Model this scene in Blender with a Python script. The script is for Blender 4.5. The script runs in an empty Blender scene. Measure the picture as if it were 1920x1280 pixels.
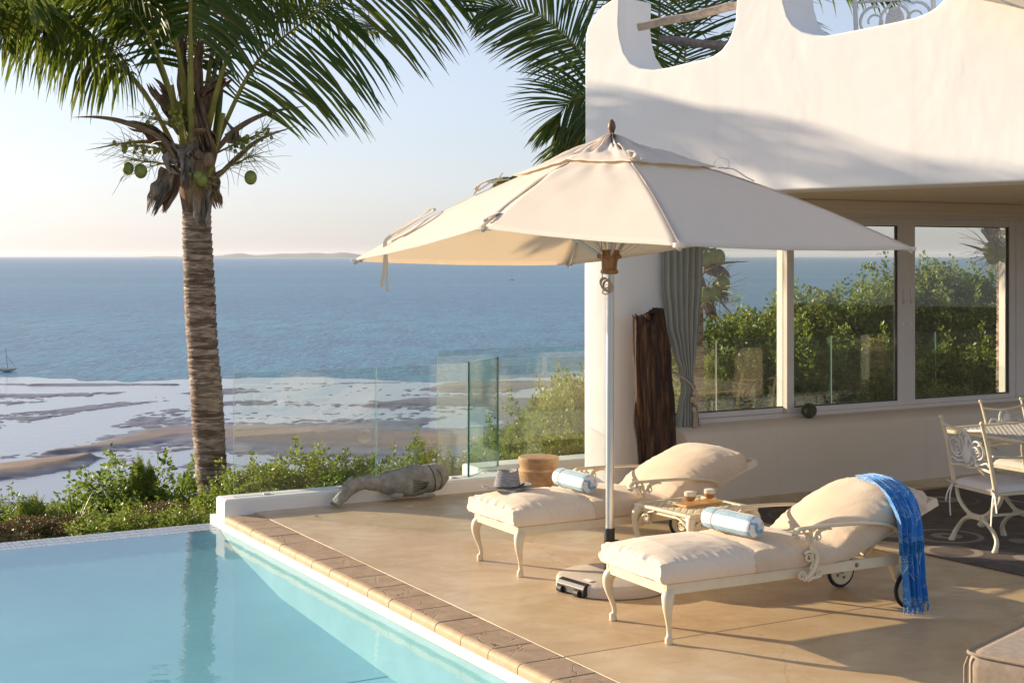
import bpy, bmesh, math, random
import numpy as np
from mathutils import Vector, Matrix, noise
R = math.radians
sc = bpy.context.scene
C = sc.collection
V = Vector
# ---------------------------------------------------------------- camera, sky, sun, exposure
F, HZ, CH = 2667.0, 480.0, 2.1            # focal length in photo pixels, horizon row, eye height
cam = bpy.data.objects.new('camera', bpy.data.cameras.new('camera'))
C.objects.link(cam); sc.camera = cam
cam.location = (0, 0, CH); cam.rotation_euler = (R(90), 0, 0)
cam.data.sensor_width = 36; cam.data.lens = 36 * F / 1920
cam.data.shift_y = -(640 - HZ) / 1920
cam.data.clip_start = .05; cam.data.clip_end = 90000
SUN_AZ, SUN_EL = R(-63.0), R(14.5)        # azimuth from +Y towards +X
SD = V((math.sin(SUN_AZ) * math.cos(SUN_EL), math.cos(SUN_AZ) * math.cos(SUN_EL), math.sin(SUN_EL)))
w = bpy.data.worlds.new('World'); sc.world = w; w.use_nodes = True
wn, wl = w.node_tree.nodes, w.node_tree.links
sky = wn.new('ShaderNodeTexSky'); sky.sky_type = 'NISHITA'; sky.sun_disc = False
sky.sun_elevation = SUN_EL; sky.sun_rotation = SUN_AZ
sky.altitude = 20; sky.air_density = 1.0; sky.dust_density = 1.0; sky.ozone_density = 3.0
bg = wn['Background']; bg.inputs['Strength'].default_value = 0.14
hs = wn.new('ShaderNodeHueSaturation'); hs.inputs['Saturation'].default_value = .62
gm = wn.new('ShaderNodeGamma'); gm.inputs[1].default_value = .70      # thick even haze
wl.new(sky.outputs[0], gm.inputs[0]); wl.new(gm.outputs[0], hs.inputs['Color'])
tn = wn.new('ShaderNodeMix'); tn.data_type = 'RGBA'; tn.blend_type = 'MULTIPLY'; tn.inputs[0].default_value = 1; tn.inputs[7].default_value = (1.14, 1.14, 1.26, 1)
wl.new(hs.outputs[0], tn.inputs[6]); wl.new(tn.outputs[2], bg.inputs['Color'])
sun = bpy.data.objects.new('sun', bpy.data.lights.new('sun', 'SUN')); C.objects.link(sun)
sun.data.energy = 5.0; sun.data.angle = R(.6); sun.data.color = (1, .81, .59)
sun.rotation_euler = SD.to_track_quat('Z', 'Y').to_euler()
sc.view_settings.view_transform = 'Standard'; sc.view_settings.look = 'None'
sc.view_settings.exposure = 0.88; sc.view_settings.gamma = 1
sc.view_settings.use_curve_mapping = False
sc.render.engine = 'CYCLES'
sc.cycles.max_bounces = 10; sc.cycles.transparent_max_bounces = 24
sc.cycles.caustics_reflective = False; sc.cycles.caustics_refractive = False
sc.cycles.use_denoising = True
sc.cycles.sample_clamp_indirect = 6

# ---------------------------------------------------------------- measuring helpers (photo pixel -> point in the place)
def G(px, py, z=0.0):
    Y = F * (CH - z) / (py - HZ)
    return V(((px - 960) / F * Y, Y, z))
def D(px, py, Y):
    return V(((px - 960) / F * Y, Y, CH + (HZ - py) * Y / F))
RZ = R(29.5)
b_ = V((math.cos(RZ), math.sin(RZ), 0)); a_ = V((-math.sin(RZ), math.cos(RZ), 0))

# ---------------------------------------------------------------- mesh builder
def crom(p, n):
    p = [V(q) for q in p]
    if len(p) == 2: return [p[0].lerp(p[1], i / n) for i in range(n + 1)]
    q = [p[0] * 2 - p[1]] + p + [p[-1] * 2 - p[-2]]
    out = []; m = len(p) - 1
    for i in range(n + 1):
        t = i / n * m; k = min(int(t), m - 1); t -= k
        a, b, c, d = q[k:k + 4]
        out.append(.5 * ((2 * b) + (c - a) * t + (2 * a - 5 * b + 4 * c - d) * t * t + (3 * b - a - 3 * c + d) * t ** 3))
    return out
def lerpl(l, t):
    t = max(0, min(1, t)) * (len(l) - 1); k = min(int(t), len(l) - 2)
    return l[k] + (l[k + 1] - l[k]) * (t - k)
class MB:
    def __init__(s): s.v = []; s.f = []; s.m = []; s.cm = 0
    def add(s, vs, fs):
        k = len(s.v); s.v += [V(p) for p in vs]
        for f in fs: s.f.append([i + k for i in f]); s.m.append(s.cm)
        return s
    def box(s, c, size, rz=0, M=None):
        x, y, z = [q / 2 for q in size]; c = V(c)
        M = M or Matrix.Rotation(rz, 3, 'Z')
        vs = [c + M @ V((i * x, j * y, k * z)) for k in (-1, 1) for j in (-1, 1) for i in (-1, 1)]
        return s.add(vs, [(0, 2, 3, 1), (4, 5, 7, 6), (0, 1, 5, 4), (2, 6, 7, 3), (0, 4, 6, 2), (1, 3, 7, 5)])
    def bar(s, p, q, wd, hg, up=(0, 0, 1)):
        p, q = V(p), V(q); t = (q - p).normalized(); u = V(up)
        sd = t.cross(u).normalized(); u = sd.cross(t)
        M = Matrix((t, sd, u)).transposed()
        return s.box((p + q) / 2, ((q - p).length, wd, hg), M=M)
    def tube(s, pts, r, n=8, flat=1.0, up=None, sm=0, cap=True):
        pts = crom(pts, sm) if sm else [V(p) for p in pts]
        m = len(pts); rr = r if isinstance(r, (list, tuple)) else [r]
        vs = []; u = None
        for i, p in enumerate(pts):
            t = (pts[min(i + 1, m - 1)] - pts[max(i - 1, 0)]).normalized()
            if up is not None: u = V(up) - t * V(up).dot(t)
            elif u is None: u = t.orthogonal()
            else: u = u - t * u.dot(t)
            if u.length < 1e-6: u = t.orthogonal()
            u = u.normalized(); w_ = t.cross(u)
            rad = rr[0] if len(rr) == 1 else lerpl(rr, i / (m - 1))
            for j in range(n):
                a = 2 * math.pi * j / n
                vs.append(p + w_ * math.cos(a) * rad + u * math.sin(a) * rad * flat)
        fs = [(i * n + j, i * n + (j + 1) % n, (i + 1) * n + (j + 1) % n, (i + 1) * n + j) for i in range(m - 1) for j in range(n)]
        if cap: fs += [tuple(range(n - 1, -1, -1)), tuple((m - 1) * n + j for j in range(n))]
        return s.add(vs, fs)
    def lathe(s, prof, n=20, c=(0, 0, 0), M=None, cap=True):
        c = V(c); vs = []
        for r, z in prof:
            for j in range(n):
                a = 2 * math.pi * j / n; p = V((r * math.cos(a), r * math.sin(a), z))
                vs.append(c + (M @ p if M else p))
        m = len(prof)
        fs = [(i * n + j, i * n + (j + 1) % n, (i + 1) * n + (j + 1) % n, (i + 1) * n + j) for i in range(m - 1) for j in range(n)]
        if cap: fs += [tuple(range(n - 1, -1, -1)), tuple((m - 1) * n + j for j in range(n))]
        return s.add(vs, fs)
    def grid(s, fn, nu, nv, cu=False):
        vs = [fn(i / nu, j / nv) for j in range(nv + 1) for i in range(nu + (0 if cu else 1))]
        W = nu if cu else nu + 1
        fs = [(j * W + i, j * W + (i + 1) % W, (j + 1) * W + (i + 1) % W, (j + 1) * W + i) for j in range(nv) for i in range(nu)]
        return s.add(vs, fs)
    def prism(s, poly, d):
        d = V(d); n = len(poly); vs = [V(p) for p in poly] + [V(p) + d for p in poly]
        return s.add(vs, [tuple(range(n - 1, -1, -1)), tuple(range(n, 2 * n))] + [(i, (i + 1) % n, n + (i + 1) % n, n + i) for i in range(n)])
    def ball(s, c, r, n=10, sq=(1, 1, 1), fn=None):
        c = V(c)
        def f(u, v):
            th = u * 2 * math.pi; ph = (v * .998 + .001) * math.pi
            p = V((math.sin(ph) * math.cos(th) * sq[0], math.sin(ph) * math.sin(th) * sq[1], -math.cos(ph) * sq[2])) * r
            if fn: p = fn(p)
            return c + p
        return s.grid(f, n, max(4, n // 2), cu=True)
    def build(s, name, mat, parent=None, smooth=True, bevel=0, world=False, seg=2, ang=35, loc=None, solid=0):
        if world and parent is not None:
            Mw = Matrix.Identity(4); q = parent
            while q is not None: Mw = Matrix.Translation(q.location) @ q.rotation_euler.to_matrix().to_4x4() @ Mw; q = q.parent
            Mi = Mw.inverted(); vs = [Mi @ p for p in s.v]
        else: vs = s.v
        me = bpy.data.meshes.new(name); me.from_pydata([tuple(p) for p in vs], [], s.f)
        for m in (mat if isinstance(mat, (list, tuple)) else [mat]): me.materials.append(m)
        if any(s.m): me.polygons.foreach_set('material_index', s.m)
        bm = bmesh.new(); bm.from_mesh(me); bmesh.ops.recalc_face_normals(bm, faces=bm.faces); bm.to_mesh(me); bm.free()
        if smooth:
            me.polygons.foreach_set('use_smooth', [True] * len(me.polygons))
            me.set_sharp_from_angle(angle=R(ang))
        o = bpy.data.objects.new(name, me); C.objects.link(o)
        if parent is not None: o.parent = parent
        if loc is not None: o.location = loc
        if solid:
            md = o.modifiers.new('solid', 'SOLIDIFY'); md.thickness = solid
        if bevel:
            md = o.modifiers.new('bevel', 'BEVEL'); md.width = bevel; md.segments = seg; md.limit_method = 'ANGLE'; md.angle_limit = R(30); md.harden_normals = smooth
            if smooth: me.set_sharp_from_angle(angle=R(180))
        return o
def thing(name, label, cat, loc=(0, 0, 0), rz=0, group=None):
    o = bpy.data.objects.new(name, None); C.objects.link(o); o.empty_display_size = .1
    o.location = loc; o.rotation_euler = (0, 0, rz); o['label'] = label; o['category'] = cat
    if group: o['group'] = group
    return o
def tag(o, label, cat, group=None):
    o['label'] = label; o['category'] = cat
    if group: o['group'] = group
    return o
def struct(o, kind='structure'): o['kind'] = kind; return o
def copy_tree(o, parent=None):
    c = o.copy(); C.objects.link(c); c.parent = parent
    for ch in list(o.children): copy_tree(ch, c)
    return c
def nz(p, s=1.0, k=0.0): return noise.noise(V((p[0] * s + k, p[1] * s - k, p[2] * s + 3.1 * k)))

# ---------------------------------------------------------------- materials
class NT:
    def __init__(s, name):
        s.mat = bpy.data.materials.new(name); s.mat.use_nodes = True; t = s.mat.node_tree
        s.n, s.l = t.nodes, t.links; s.p = s.n['Principled BSDF']; s.out = s.n['Material Output']
    def node(s, ty, **kw):
        n = s.n.new(ty)
        for k, v in kw.items():
            if k in n.inputs: n.inputs[k].default_value = v
            else: setattr(n, k, v)
        return n
    def lk(s, a, b): s.l.new(a, b)
    def coord(s, kind='Object', scale=(1, 1, 1), rot=(0, 0, 0)):
        c = s.node('ShaderNodeTexCoord'); m = s.node('ShaderNodeMapping')
        m.inputs['Scale'].default_value = scale; m.inputs['Rotation'].default_value = rot
        if kind == 'World':
            g = s.node('ShaderNodeNewGeometry'); s.lk(g.outputs['Position'], m.inputs[0])
        else: s.lk(c.outputs[kind], m.inputs[0])
        return m.outputs[0]
    def noise(s, vec, scale, detail=4, rough=.6, dist=0):
        n = s.node('ShaderNodeTexNoise'); n.inputs['Scale'].default_value = scale; n.inputs['Detail'].default_value = detail
        n.inputs['Roughness'].default_value = rough; n.inputs['Distortion'].default_value = dist
        s.lk(vec, n.inputs['Vector']); return n.outputs['Fac']
    def ramp(s, fac, stops, interp='LINEAR'):
        r = s.node('ShaderNodeValToRGB'); cr = r.color_ramp; cr.interpolation = interp
        while len(cr.elements) < len(stops): cr.elements.new(.5)
        for e, (p, c) in zip(cr.elements, stops):
            e.position = p; e.color = (*c, 1) if len(c) == 3 else c
        s.lk(fac, r.inputs[0]); return r.outputs[0]
    def mix(s, fac, a, b, mode='MIX'):
        m = s.node('ShaderNodeMix', data_type='RGBA', blend_type=mode)
        for i, x in ((0, fac), (6, a), (7, b)):
            if isinstance(x, (int, float)): m.inputs[i].default_value = x
            elif isinstance(x, tuple): m.inputs[i].default_value = (*x, 1)
            else: s.lk(x, m.inputs[i])
        return m.outputs[2]
    def math(s, op, a, b=0.0):
        m = s.node('ShaderNodeMath', operation=op)
        for i, x in ((0, a), (1, b)):
            if isinstance(x, (int, float)): m.inputs[i].default_value = x
            else: s.lk(x, m.inputs[i])
        return m.outputs[0]
    def bump(s, h, strength=.3, dist=.01, prev=None):
        bnode = s.node('ShaderNodeBump'); bnode.inputs['Strength'].default_value = strength; bnode.inputs['Distance'].default_value = dist
        s.lk(h, bnode.inputs['Height'])
        if prev is not None: s.lk(prev, bnode.inputs['Normal'])
        return bnode.outputs[0]
    def color(s, c):
        if isinstance(c, tuple): s.p.inputs['Base Color'].default_value = (*c, 1)
        else: s.lk(c, s.p.inputs['Base Color'])
    def normal(s, n): s.lk(n, s.p.inputs['Normal'])
def surf(name, c1, c2=None, scale=6, rough=.8, bump=.2, bscale=40, bdist=.004, metal=0, stretch=(1, 1, 1), spec=.5, detail=6, lo=.35, hi=.65, sheen=0):
    t = NT(name); vec = t.coord('Object', stretch)
    if c2: t.color(t.ramp(t.noise(vec, scale, detail), [(lo, c1), (hi, c2)]))
    else: t.color(c1)
    t.p.inputs['Roughness'].default_value = rough; t.p.inputs['Metallic'].default_value = metal
    t.p.inputs['Specular IOR Level'].default_value = spec
    if sheen: t.p.inputs['Sheen Weight'].default_value = sheen
    if bump: t.normal(t.bump(t.noise(vec, bscale, 5), bump, bdist))
    return t.mat
M = {}
def plaster(name, c1, c2):
    t = NT(name); vec = t.coord('World')
    streak = t.noise(t.coord('World', (5, 5, .35)), 1.2, 5, .6)
    t.color(t.mix(t.ramp(streak, [(.58, (0, 0, 0)), (.80, (.45, .45, .45))]), t.ramp(t.noise(vec, 1.3, 4), [(.3, c1), (.7, c2)]), (c1[0] * .86, c1[1] * .84, c1[2] * .8)))
    t.p.inputs['Roughness'].default_value = .85; t.p.inputs['Specular IOR Level'].default_value = .25
    b1 = t.bump(t.noise(vec, 1.7, 3, .5, .4), .40, .032); b2 = t.bump(t.noise(t.coord('World', (1, 1, .45)), 11, 5, .6, .8), .16, .006, b1)
    t.normal(b2); return t.mat
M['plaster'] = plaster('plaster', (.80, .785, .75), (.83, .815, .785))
M['plaster_cream'] = plaster('plaster_cream', (.70, .59, .45), (.74, .63, .49))  # cream deepened so the colour carries warm bounce off the deck
M['frame'] = surf('window_frame_paint', (.62, .56, .50), (.66, .60, .54), 3, .45, .05, 60, .002)
M['iron'] = surf('cream_cast_iron', (.68, .58, .40), (.74, .65, .47), 9, .42, .25, 70, .003)
M['iron_w'] = surf('white_cast_iron', (.62, .60, .56), (.7, .68, .63), 9, .5, .25, 70, .003)
M['alu'] = surf('brushed_aluminium', (.62, .61, .59), None, rough=.32, metal=.85, bump=.05)
M['black'] = surf('black_plastic', (.012, .012, .013), (.02, .02, .02), 5, .42, .1)
M['rubber'] = surf('rubber', (.012, .012, .013), None, rough=.6, bump=0)
M['base'] = surf('umbrella_base_stone', (.50, .43, .35), (.56, .49, .41), 4, .6, .15, 60, .003)
def cloth(name, c1, c2, scale=5, weave=420, terry=0, trans=0, tcol=None, lo=.3, hi=.7):
    t = NT(name); vec = t.coord('Object')
    col = t.ramp(t.noise(vec, scale, 5), [(lo, c1), (hi, c2)]); t.color(col)
    t.p.inputs['Roughness'].default_value = .95; t.p.inputs['Specular IOR Level'].default_value = .15
    t.p.inputs['Sheen Weight'].default_value = .25 if terry else .08
    wr = t.bump(t.noise(t.coord('Object', (1, 2.2, 1)), 5, 3, .5, .5), .30 if not terry else .25, .012)
    t.normal(t.bump(t.noise(vec, weave, 2), .5 if terry else .15, .004 if terry else .0012, wr))
    if trans:
        tr = t.node('ShaderNodeBsdfTranslucent'); tr.inputs[0].default_value = (*(tcol or c1), 1)
        ms = t.node('ShaderNodeMixShader'); ms.inputs[0].default_value = trans
        t.lk(t.p.outputs[0], ms.inputs[1]); t.lk(tr.outputs[0], ms.inputs[2]); t.lk(ms.outputs[0], t.out.inputs['Surface'])
    return t.mat
M['canopy'] = cloth('canopy_canvas', (.84, .80, .745), (.87, .83, .775), 4, 500, 0, .46, (.97, .86, .70))
M['cotton'] = cloth('cushion_cotton', (.74, .635, .51), (.79, .685, .56), 3, 600)
M['terry'] = cloth('terry_cover', (.61, .485, .345), (.69, .555, .415), 4, 130, 1)
M['seatpad'] = cloth('seat_pad_cotton', (.70, .65, .60), (.76, .71, .66), 4, 500)
M['linen'] = cloth('ottoman_linen', (.27, .215, .16), (.36, .29, .22), 30, 260)  # tone darkened throughout to stand for the shadow over the ottoman
M['curtain'] = cloth('curtain_linen', (.38, .395, .345), (.46, .47, .41), 3, 500, 0, .2, (.5, .55, .45))
M['rope'] = surf('jute_rope', (.42, .31, .22), (.58, .46, .34), 60, .9, .5, 200, .004)
M['hat'] = surf('grey_straw', (.16, .16, .17), (.40, .39, .38), 90, .85, .6, 160, .004, stretch=(.25, .25, 3.2))
M['hatband'] = surf('hat_band', (.06, .045, .035), (.16, .12, .08), 60, .8, .3)
def wood(name, dark, mid, light, ax=(1, 1, 8), scale=3, bump=.5, rough=.75):
    t = NT(name); vec = t.coord('Object', ax)
    n1 = t.noise(vec, scale, 8, .65, 1.2); t.color(t.ramp(n1, [(.25, dark), (.5, mid), (.75, light)]))
    t.p.inputs['Roughness'].default_value = rough; t.normal(t.bump(t.noise(vec, scale * 3, 6), bump, .01)); return t.mat
def drift_mat():
    t = NT('driftwood'); v = t.coord('Object', (14, 14, .8)); n1 = t.noise(v, 1.6, 9, .7, .8); n2 = t.noise(t.coord('Object', (5, 5, 1.1)), 1.3, 4, .6, .5)
    c = t.ramp(n1, [(.30, (.012, .006, .004)), (.46, (.075, .036, .017)), (.60, (.21, .11, .052)), (.74, (.36, .23, .13))])
    t.color(t.mix(t.ramp(n2, [(.42, (.85, .85, .85)), (.56, (0, 0, 0))]), c, (.022, .011, .007))); t.p.inputs['Roughness'].default_value = .85
    t.normal(t.bump(n1, 1.0, .03, t.bump(n2, .8, .03))); return t.mat
M['drift'] = drift_mat()
def stone_mat():
    t = NT('carved_stone'); vec = t.coord('Object'); c = t.ramp(t.noise(vec, 12, 6), [(.3, (.20, .20, .165)), (.7, (.42, .40, .335))])
    vo = t.node('ShaderNodeTexVoronoi', feature='DISTANCE_TO_EDGE'); vo.inputs['Scale'].default_value = 46; t.lk(vec, vo.inputs['Vector']); e = t.ramp(vo.outputs['Distance'], [(0, (0, 0, 0)), (.12, (1, 1, 1))])
    t.color(c); t.p.inputs['Roughness'].default_value = .95; t.normal(t.bump(t.noise(vec, 50, 5), .6, .008, t.bump(e, .6, .005))); return t.mat
M['log'] = wood('weathered_log', (.20, .16, .13), (.42, .34, .27), (.62, .52, .43), (1.2, 9, 9), 2, .6)
M['log_d'] = wood('grey_log', (.07, .06, .055), (.15, .13, .12), (.26, .23, .21), (1.2, 9, 9), 2, .6)
M['stool'] = wood('stool_wood', (.20, .10, .045), (.46, .27, .13), (.62, .42, .24), (2.5, 2.5, 3), 2.2, .25, .6)
M['teak'] = wood('tray_wood', (.40, .20, .06), (.58, .31, .10), (.68, .40, .15), (1, 6, 6), 4, .2, .45)
M['knob'] = wood('turned_wood', (.07, .03, .015), (.16, .07, .03), (.26, .12, .055), (3, 3, 1), 5, .2, .5)
M['hub'] = wood('hub_wood', (.16, .07, .025), (.34, .17, .065), (.46, .25, .10), (6, 6, 1), 5, .4, .6)
M['stone'] = stone_mat()
M['stone_d'] = surf('stone_groove', (.05, .05, .045), None, rough=.95, bump=0)
M['gourd'] = surf('green_float', (.035, .045, .018), (.09, .10, .045), 14, .8, .6, 40, .006)
def thin_ior(t, fr, ior):
    # the same reflectance from either side of a thin sheet
    g = t.node('ShaderNodeNewGeometry'); t.lk(t.math('ADD', t.math('MULTIPLY', g.outputs['Backfacing'], 1 / ior - ior), ior), fr.inputs[0])
def glass(name, tint, ior=1.45, edge=None, rough=0.0):
    t = NT(name); t.n.remove(t.p)
    tr = t.node('ShaderNodeBsdfTransparent'); tr.inputs[0].default_value = (*tint, 1)
    gl = t.node('ShaderNodeBsdfGlossy'); gl.inputs['Roughness'].default_value = rough; gl.inputs['Color'].default_value = (1, 1, 1, 1)
    fr = t.node('ShaderNodeFresnel'); thin_ior(t, fr, ior)
    ms = t.node('ShaderNodeMixShader'); t.lk(fr.outputs[0], ms.inputs[0]); t.lk(tr.outputs[0], ms.inputs[1]); t.lk(gl.outputs[0], ms.inputs[2])
    t.lk(ms.outputs[0], t.out.inputs['Surface']); return t.mat
M['glass_pane'] = glass('window_glass', (.90, .91, .89), 1.55)
M['glass_rail'] = glass('balustrade_glass', (.92, .955, .935), 1.45)
M['glass_edge'] = surf('green_glass_edge', (.045, .15, .115), None, rough=.15, bump=0)
M['cup'] = glass('cup_glass', (.96, .96, .95), 1.4)
M['coffee'] = surf('milky_coffee', (.42, .17, .04), None, rough=.4, bump=0)
M['foam'] = surf('milk_foam', (.80, .70, .58), None, rough=.9, bump=.2)
# ================================================================ setting materials
def deck_mat():
    t = NT('stained_concrete'); vec = t.coord('World')
    n1 = t.noise(vec, .8, 7, .62, .6); n2 = t.noise(t.coord('World', (1, 1.4, 1), (0, 0, -RZ)), 2.2, 7, .62, .9)
    c = t.ramp(n1, [(.30, (.46, .32, .165)), (.5, (.56, .42, .245)), (.70, (.68, .55, .39))])
    c = t.mix(t.ramp(n2, [(.42, (0, 0, 0)), (.66, (.55, .55, .55))]), c, (.43, .285, .145))
    n3 = t.noise(vec, 7, 6, .7, .8); c = t.mix(t.ramp(n3, [(.56, (0, 0, 0)), (.74, (.55, .55, .55))]), c, (.68, .55, .38))
    sp = t.noise(vec, 34, 2, .5); c = t.mix(t.ramp(sp, [(.70, (0, 0, 0)), (.74, (.6, .6, .6))]), c, (.2, .12, .07))
    fk = t.noise(t.coord('World', (1, 3.5, 1), (0, 0, .5)), 9, 6, .75, 1.5); c = t.mix(t.ramp(fk, [(.60, (0, 0, 0)), (.70, (.45, .45, .45))]), c, (.70, .56, .40)); c = t.mix(t.ramp(fk, [(.30, (.4, .4, .4)), (.40, (0, 0, 0))]), c, (.33, .21, .11))
    vo = t.node('ShaderNodeTexVoronoi', feature='DISTANCE_TO_EDGE'); vo.inputs['Scale'].default_value = .55; t.lk(t.mix(.35, vec, t.noise(vec, 2.2, 5), 'ADD'), vo.inputs['Vector'])
    c = t.mix(t.ramp(vo.outputs['Distance'], [(0, (.35, .35, .35)), (.004, (0, 0, 0))]), c, (.25, .16, .09))
    t.color(c)
    t.lk(t.ramp(n2, [(.3, (.34, .34, .34)), (.7, (.52, .52, .52))]), t.p.inputs['Roughness'])
    t.normal(t.bump(t.noise(vec, 14, 6), .18, .006)); return t.mat
M['deck'] = deck_mat()
def coping_mat():
    t = NT('stamped_coping'); vec = t.coord('Object'); oi = t.node('ShaderNodeObjectInfo')
    add = t.node('ShaderNodeVectorMath', operation='ADD'); t.lk(vec, add.inputs[0])
    sclr = t.node('ShaderNodeVectorMath', operation='SCALE'); sclr.inputs[0].default_value = (1, 1, 1); t.lk(t.math('MULTIPLY', oi.outputs['Random'], 9.0), sclr.inputs['Scale'])
    t.lk(sclr.outputs[0], add.inputs[1]); v2 = add.outputs[0]
    wv = t.node('ShaderNodeTexNoise'); wv.inputs['Scale'].default_value = 7; t.lk(v2, wv.inputs['Vector'])
    mx = t.mix(.12, v2, wv.outputs['Color'], 'ADD')
    vo = t.node('ShaderNodeTexVoronoi', feature='DISTANCE_TO_EDGE'); vo.inputs['Scale'].default_value = 4.6; t.lk(mx, vo.inputs['Vector'])
    crack = t.ramp(vo.outputs['Distance'], [(0, (0, 0, 0)), (.022, (1, 1, 1))])
    c = t.ramp(t.noise(v2, 9, 6), [(.3, (.30, .205, .13)), (.7, (.41, .30, .20))])
    t.color(t.mix(t.ramp(vo.outputs['Distance'], [(0, (.40, .40, .40)), (.018, (0, 0, 0))]), c, (.24, .145, .09)))
    t.p.inputs['Roughness'].default_value = .85
    t.normal(t.bump(t.noise(v2, 30, 6), .4, .005, t.bump(crack, .5, .005))); return t.mat
M['coping'] = coping_mat()
M['nose'] = surf('coping_nose', (.42, .30, .165), (.52, .39, .23), 10, .7, .3, 50, .004)
def sand_mat():
    t = NT('tidal_sand'); vec = t.coord('World', (.35, 1, 1)); g = t.node('ShaderNodeNewGeometry'); sp = t.node('ShaderNodeSeparateXYZ'); t.lk(g.outputs['Position'], sp.inputs[0])
    h = t.math('ADD', sp.outputs['Z'], 25.0)
    dry = t.ramp(t.noise(vec, .06, 6), [(.3, (.20, .145, .105)), (.7, (.33, .245, .18))])
    wet = t.ramp(t.noise(vec, .5, 5, .7), [(.35, (.085, .078, .088)), (.65, (.17, .15, .155))])
    k = t.ramp(h, [(.34, (0, 0, 0)), (.60, (1, 1, 1))])
    t.color(t.mix(k, wet, dry)); t.lk(t.ramp(k, [(0, (.4, .4, .4)), (1, (.9, .9, .9))]), t.p.inputs['Roughness'])
    nb = t.bump(t.noise(vec, 1.2, 4), .5, .12); t.normal(nb); return t.mat
M['sand'] = sand_mat()
def sea_mat():
    t = NT('sea_water'); g = t.node('ShaderNodeNewGeometry'); sp = t.node('ShaderNodeSeparateXYZ'); t.lk(g.outputs['Position'], sp.inputs[0])
    big = t.noise(t.coord('World', (.0006, .004, 1)), 1.0, 4); mid = t.noise(t.coord('World', (.10, .028, 1)), 1.0, 6, .7); fine = t.noise(t.coord('World', (.55, .16, 1)), 1.0, 5, .75)
    c = t.ramp(big, [(.35, (.006, .105, .205)), (.56, (.012, .155, .245)), (.66, (.03, .215, .28))])
    c = t.mix(t.ramp(mid, [(.38, (.8, .8, .8)), (.58, (0, 0, 0))]), c, (.004, .045, .11)); c = t.mix(t.ramp(fine, [(.50, (0, 0, 0)), (.62, (.75, .75, .75))]), c, (.13, .26, .35))
    t.color(c); t.p.inputs['Roughness'].default_value = .30; t.p.inputs['IOR'].default_value = 1.33; t.p.inputs['Specular IOR Level'].default_value = .32
    n = t.bump(fine, 1.0, .5); n = t.bump(mid, 1.0, 1.2, n); t.normal(n); return t.mat
M['sea'] = sea_mat()
def shallow():
    t = NT('shallow_water'); vec = t.coord('World', (.6, 1, 1)); t.color((.22, .235, .26)); t.p.inputs['Roughness'].default_value = .16; t.p.inputs['IOR'].default_value = 1.33
    t.normal(t.bump(t.noise(vec, .5, 5, .6), 1.0, .03)); return t.mat
M['shallow'] = shallow()
M['hill'] = surf('hill_soil', (.06, .055, .03), (.12, .10, .055), .8, .95, .3, 3, .05)
M['island'] = surf('island_scrub', (.10, .12, .10), (.16, .17, .14), .002, .95, 0)
M['lining'] = surf('pool_lining', (.36, .52, .54), (.43, .59, .61), 3, .7, 0)
def pool_mat():
    t = NT('pool_finish'); vec = t.coord('World')
    c = t.ramp(t.noise(vec, 1.6, 5), [(.3, (.33, .57, .64)), (.7, (.39, .64, .70))])
    t.color(c); t.p.inputs['Roughness'].default_value = .7; return t.mat
M['pool'] = pool_mat()
M['mosaic'] = surf('edge_mosaic', (.22, .27, .33), (.34, .40, .47), 30, .34, .1, 50, .002)
M['grout'] = surf('edge_grout', (.62, .64, .66), None, rough=.6, bump=0)
def poolwater():
    t = NT('pool_water'); t.n.remove(t.p); vec = t.coord('World')
    tr = t.node('ShaderNodeBsdfTransparent'); tr.inputs[0].default_value = (.78, .955, .97, 1)
    gl = t.node('ShaderNodeBsdfGlossy'); gl.inputs['Roughness'].default_value = .015
    b = t.bump(t.noise(vec, 2.6, 4, .55), .34, .012); t.lk(b, gl.inputs['Normal'])
    fr = t.node('ShaderNodeFresnel'); thin_ior(t, fr, 1.33); t.lk(b, fr.inputs['Normal'])
    ms = t.node('ShaderNodeMixShader'); t.lk(fr.outputs[0], ms.inputs[0]); t.lk(tr.outputs[0], ms.inputs[1]); t.lk(gl.outputs[0], ms.inputs[2])
    t.lk(ms.outputs[0], t.out.inputs['Surface']); return t.mat
M['poolwater'] = poolwater()
def rug_mat():
    t = NT('patterned_rug'); vec = t.coord('Object')
    vo = t.node('ShaderNodeTexVoronoi', feature='F1'); vo.inputs['Scale'].default_value = 1.15; vo.inputs['Randomness'].default_value = .75; t.lk(vec, vo.inputs['Vector'])
    d = t.math('SINE', t.math('MULTIPLY', vo.outputs['Distance'], 44.0))
    n = t.noise(vec, 26, 4, .7)
    line = t.ramp(t.math('ADD', d, t.math('MULTIPLY', n, .7)), [(.86, (0, 0, 0)), (.99, (1, 1, 1))])
    near = t.ramp(vo.outputs['Distance'], [(.40, (1, 1, 1)), (.47, (0, 0, 0))])
    base = t.ramp(t.noise(vec, 5, 6), [(.3, (.085, .066, .055)), (.7, (.14, .112, .092))])
    t.color(t.mix(t.math('MULTIPLY', line, near), base, (.30, .25, .20)))
    t.p.inputs['Roughness'].default_value = .95; t.normal(t.bump(t.noise(vec, 220, 3), .5, .004)); return t.mat
M['rug'] = rug_mat()

# ================================================================ setting geometry
PC = G(421, 968.7)                       # corner of the coping at the far end of the pool
PD = -a_                                 # the pool's long side runs towards the camera
WZ = -.125                               # water level
KC = G(422, 964.5)                       # near left corner of the kerb wall
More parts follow.
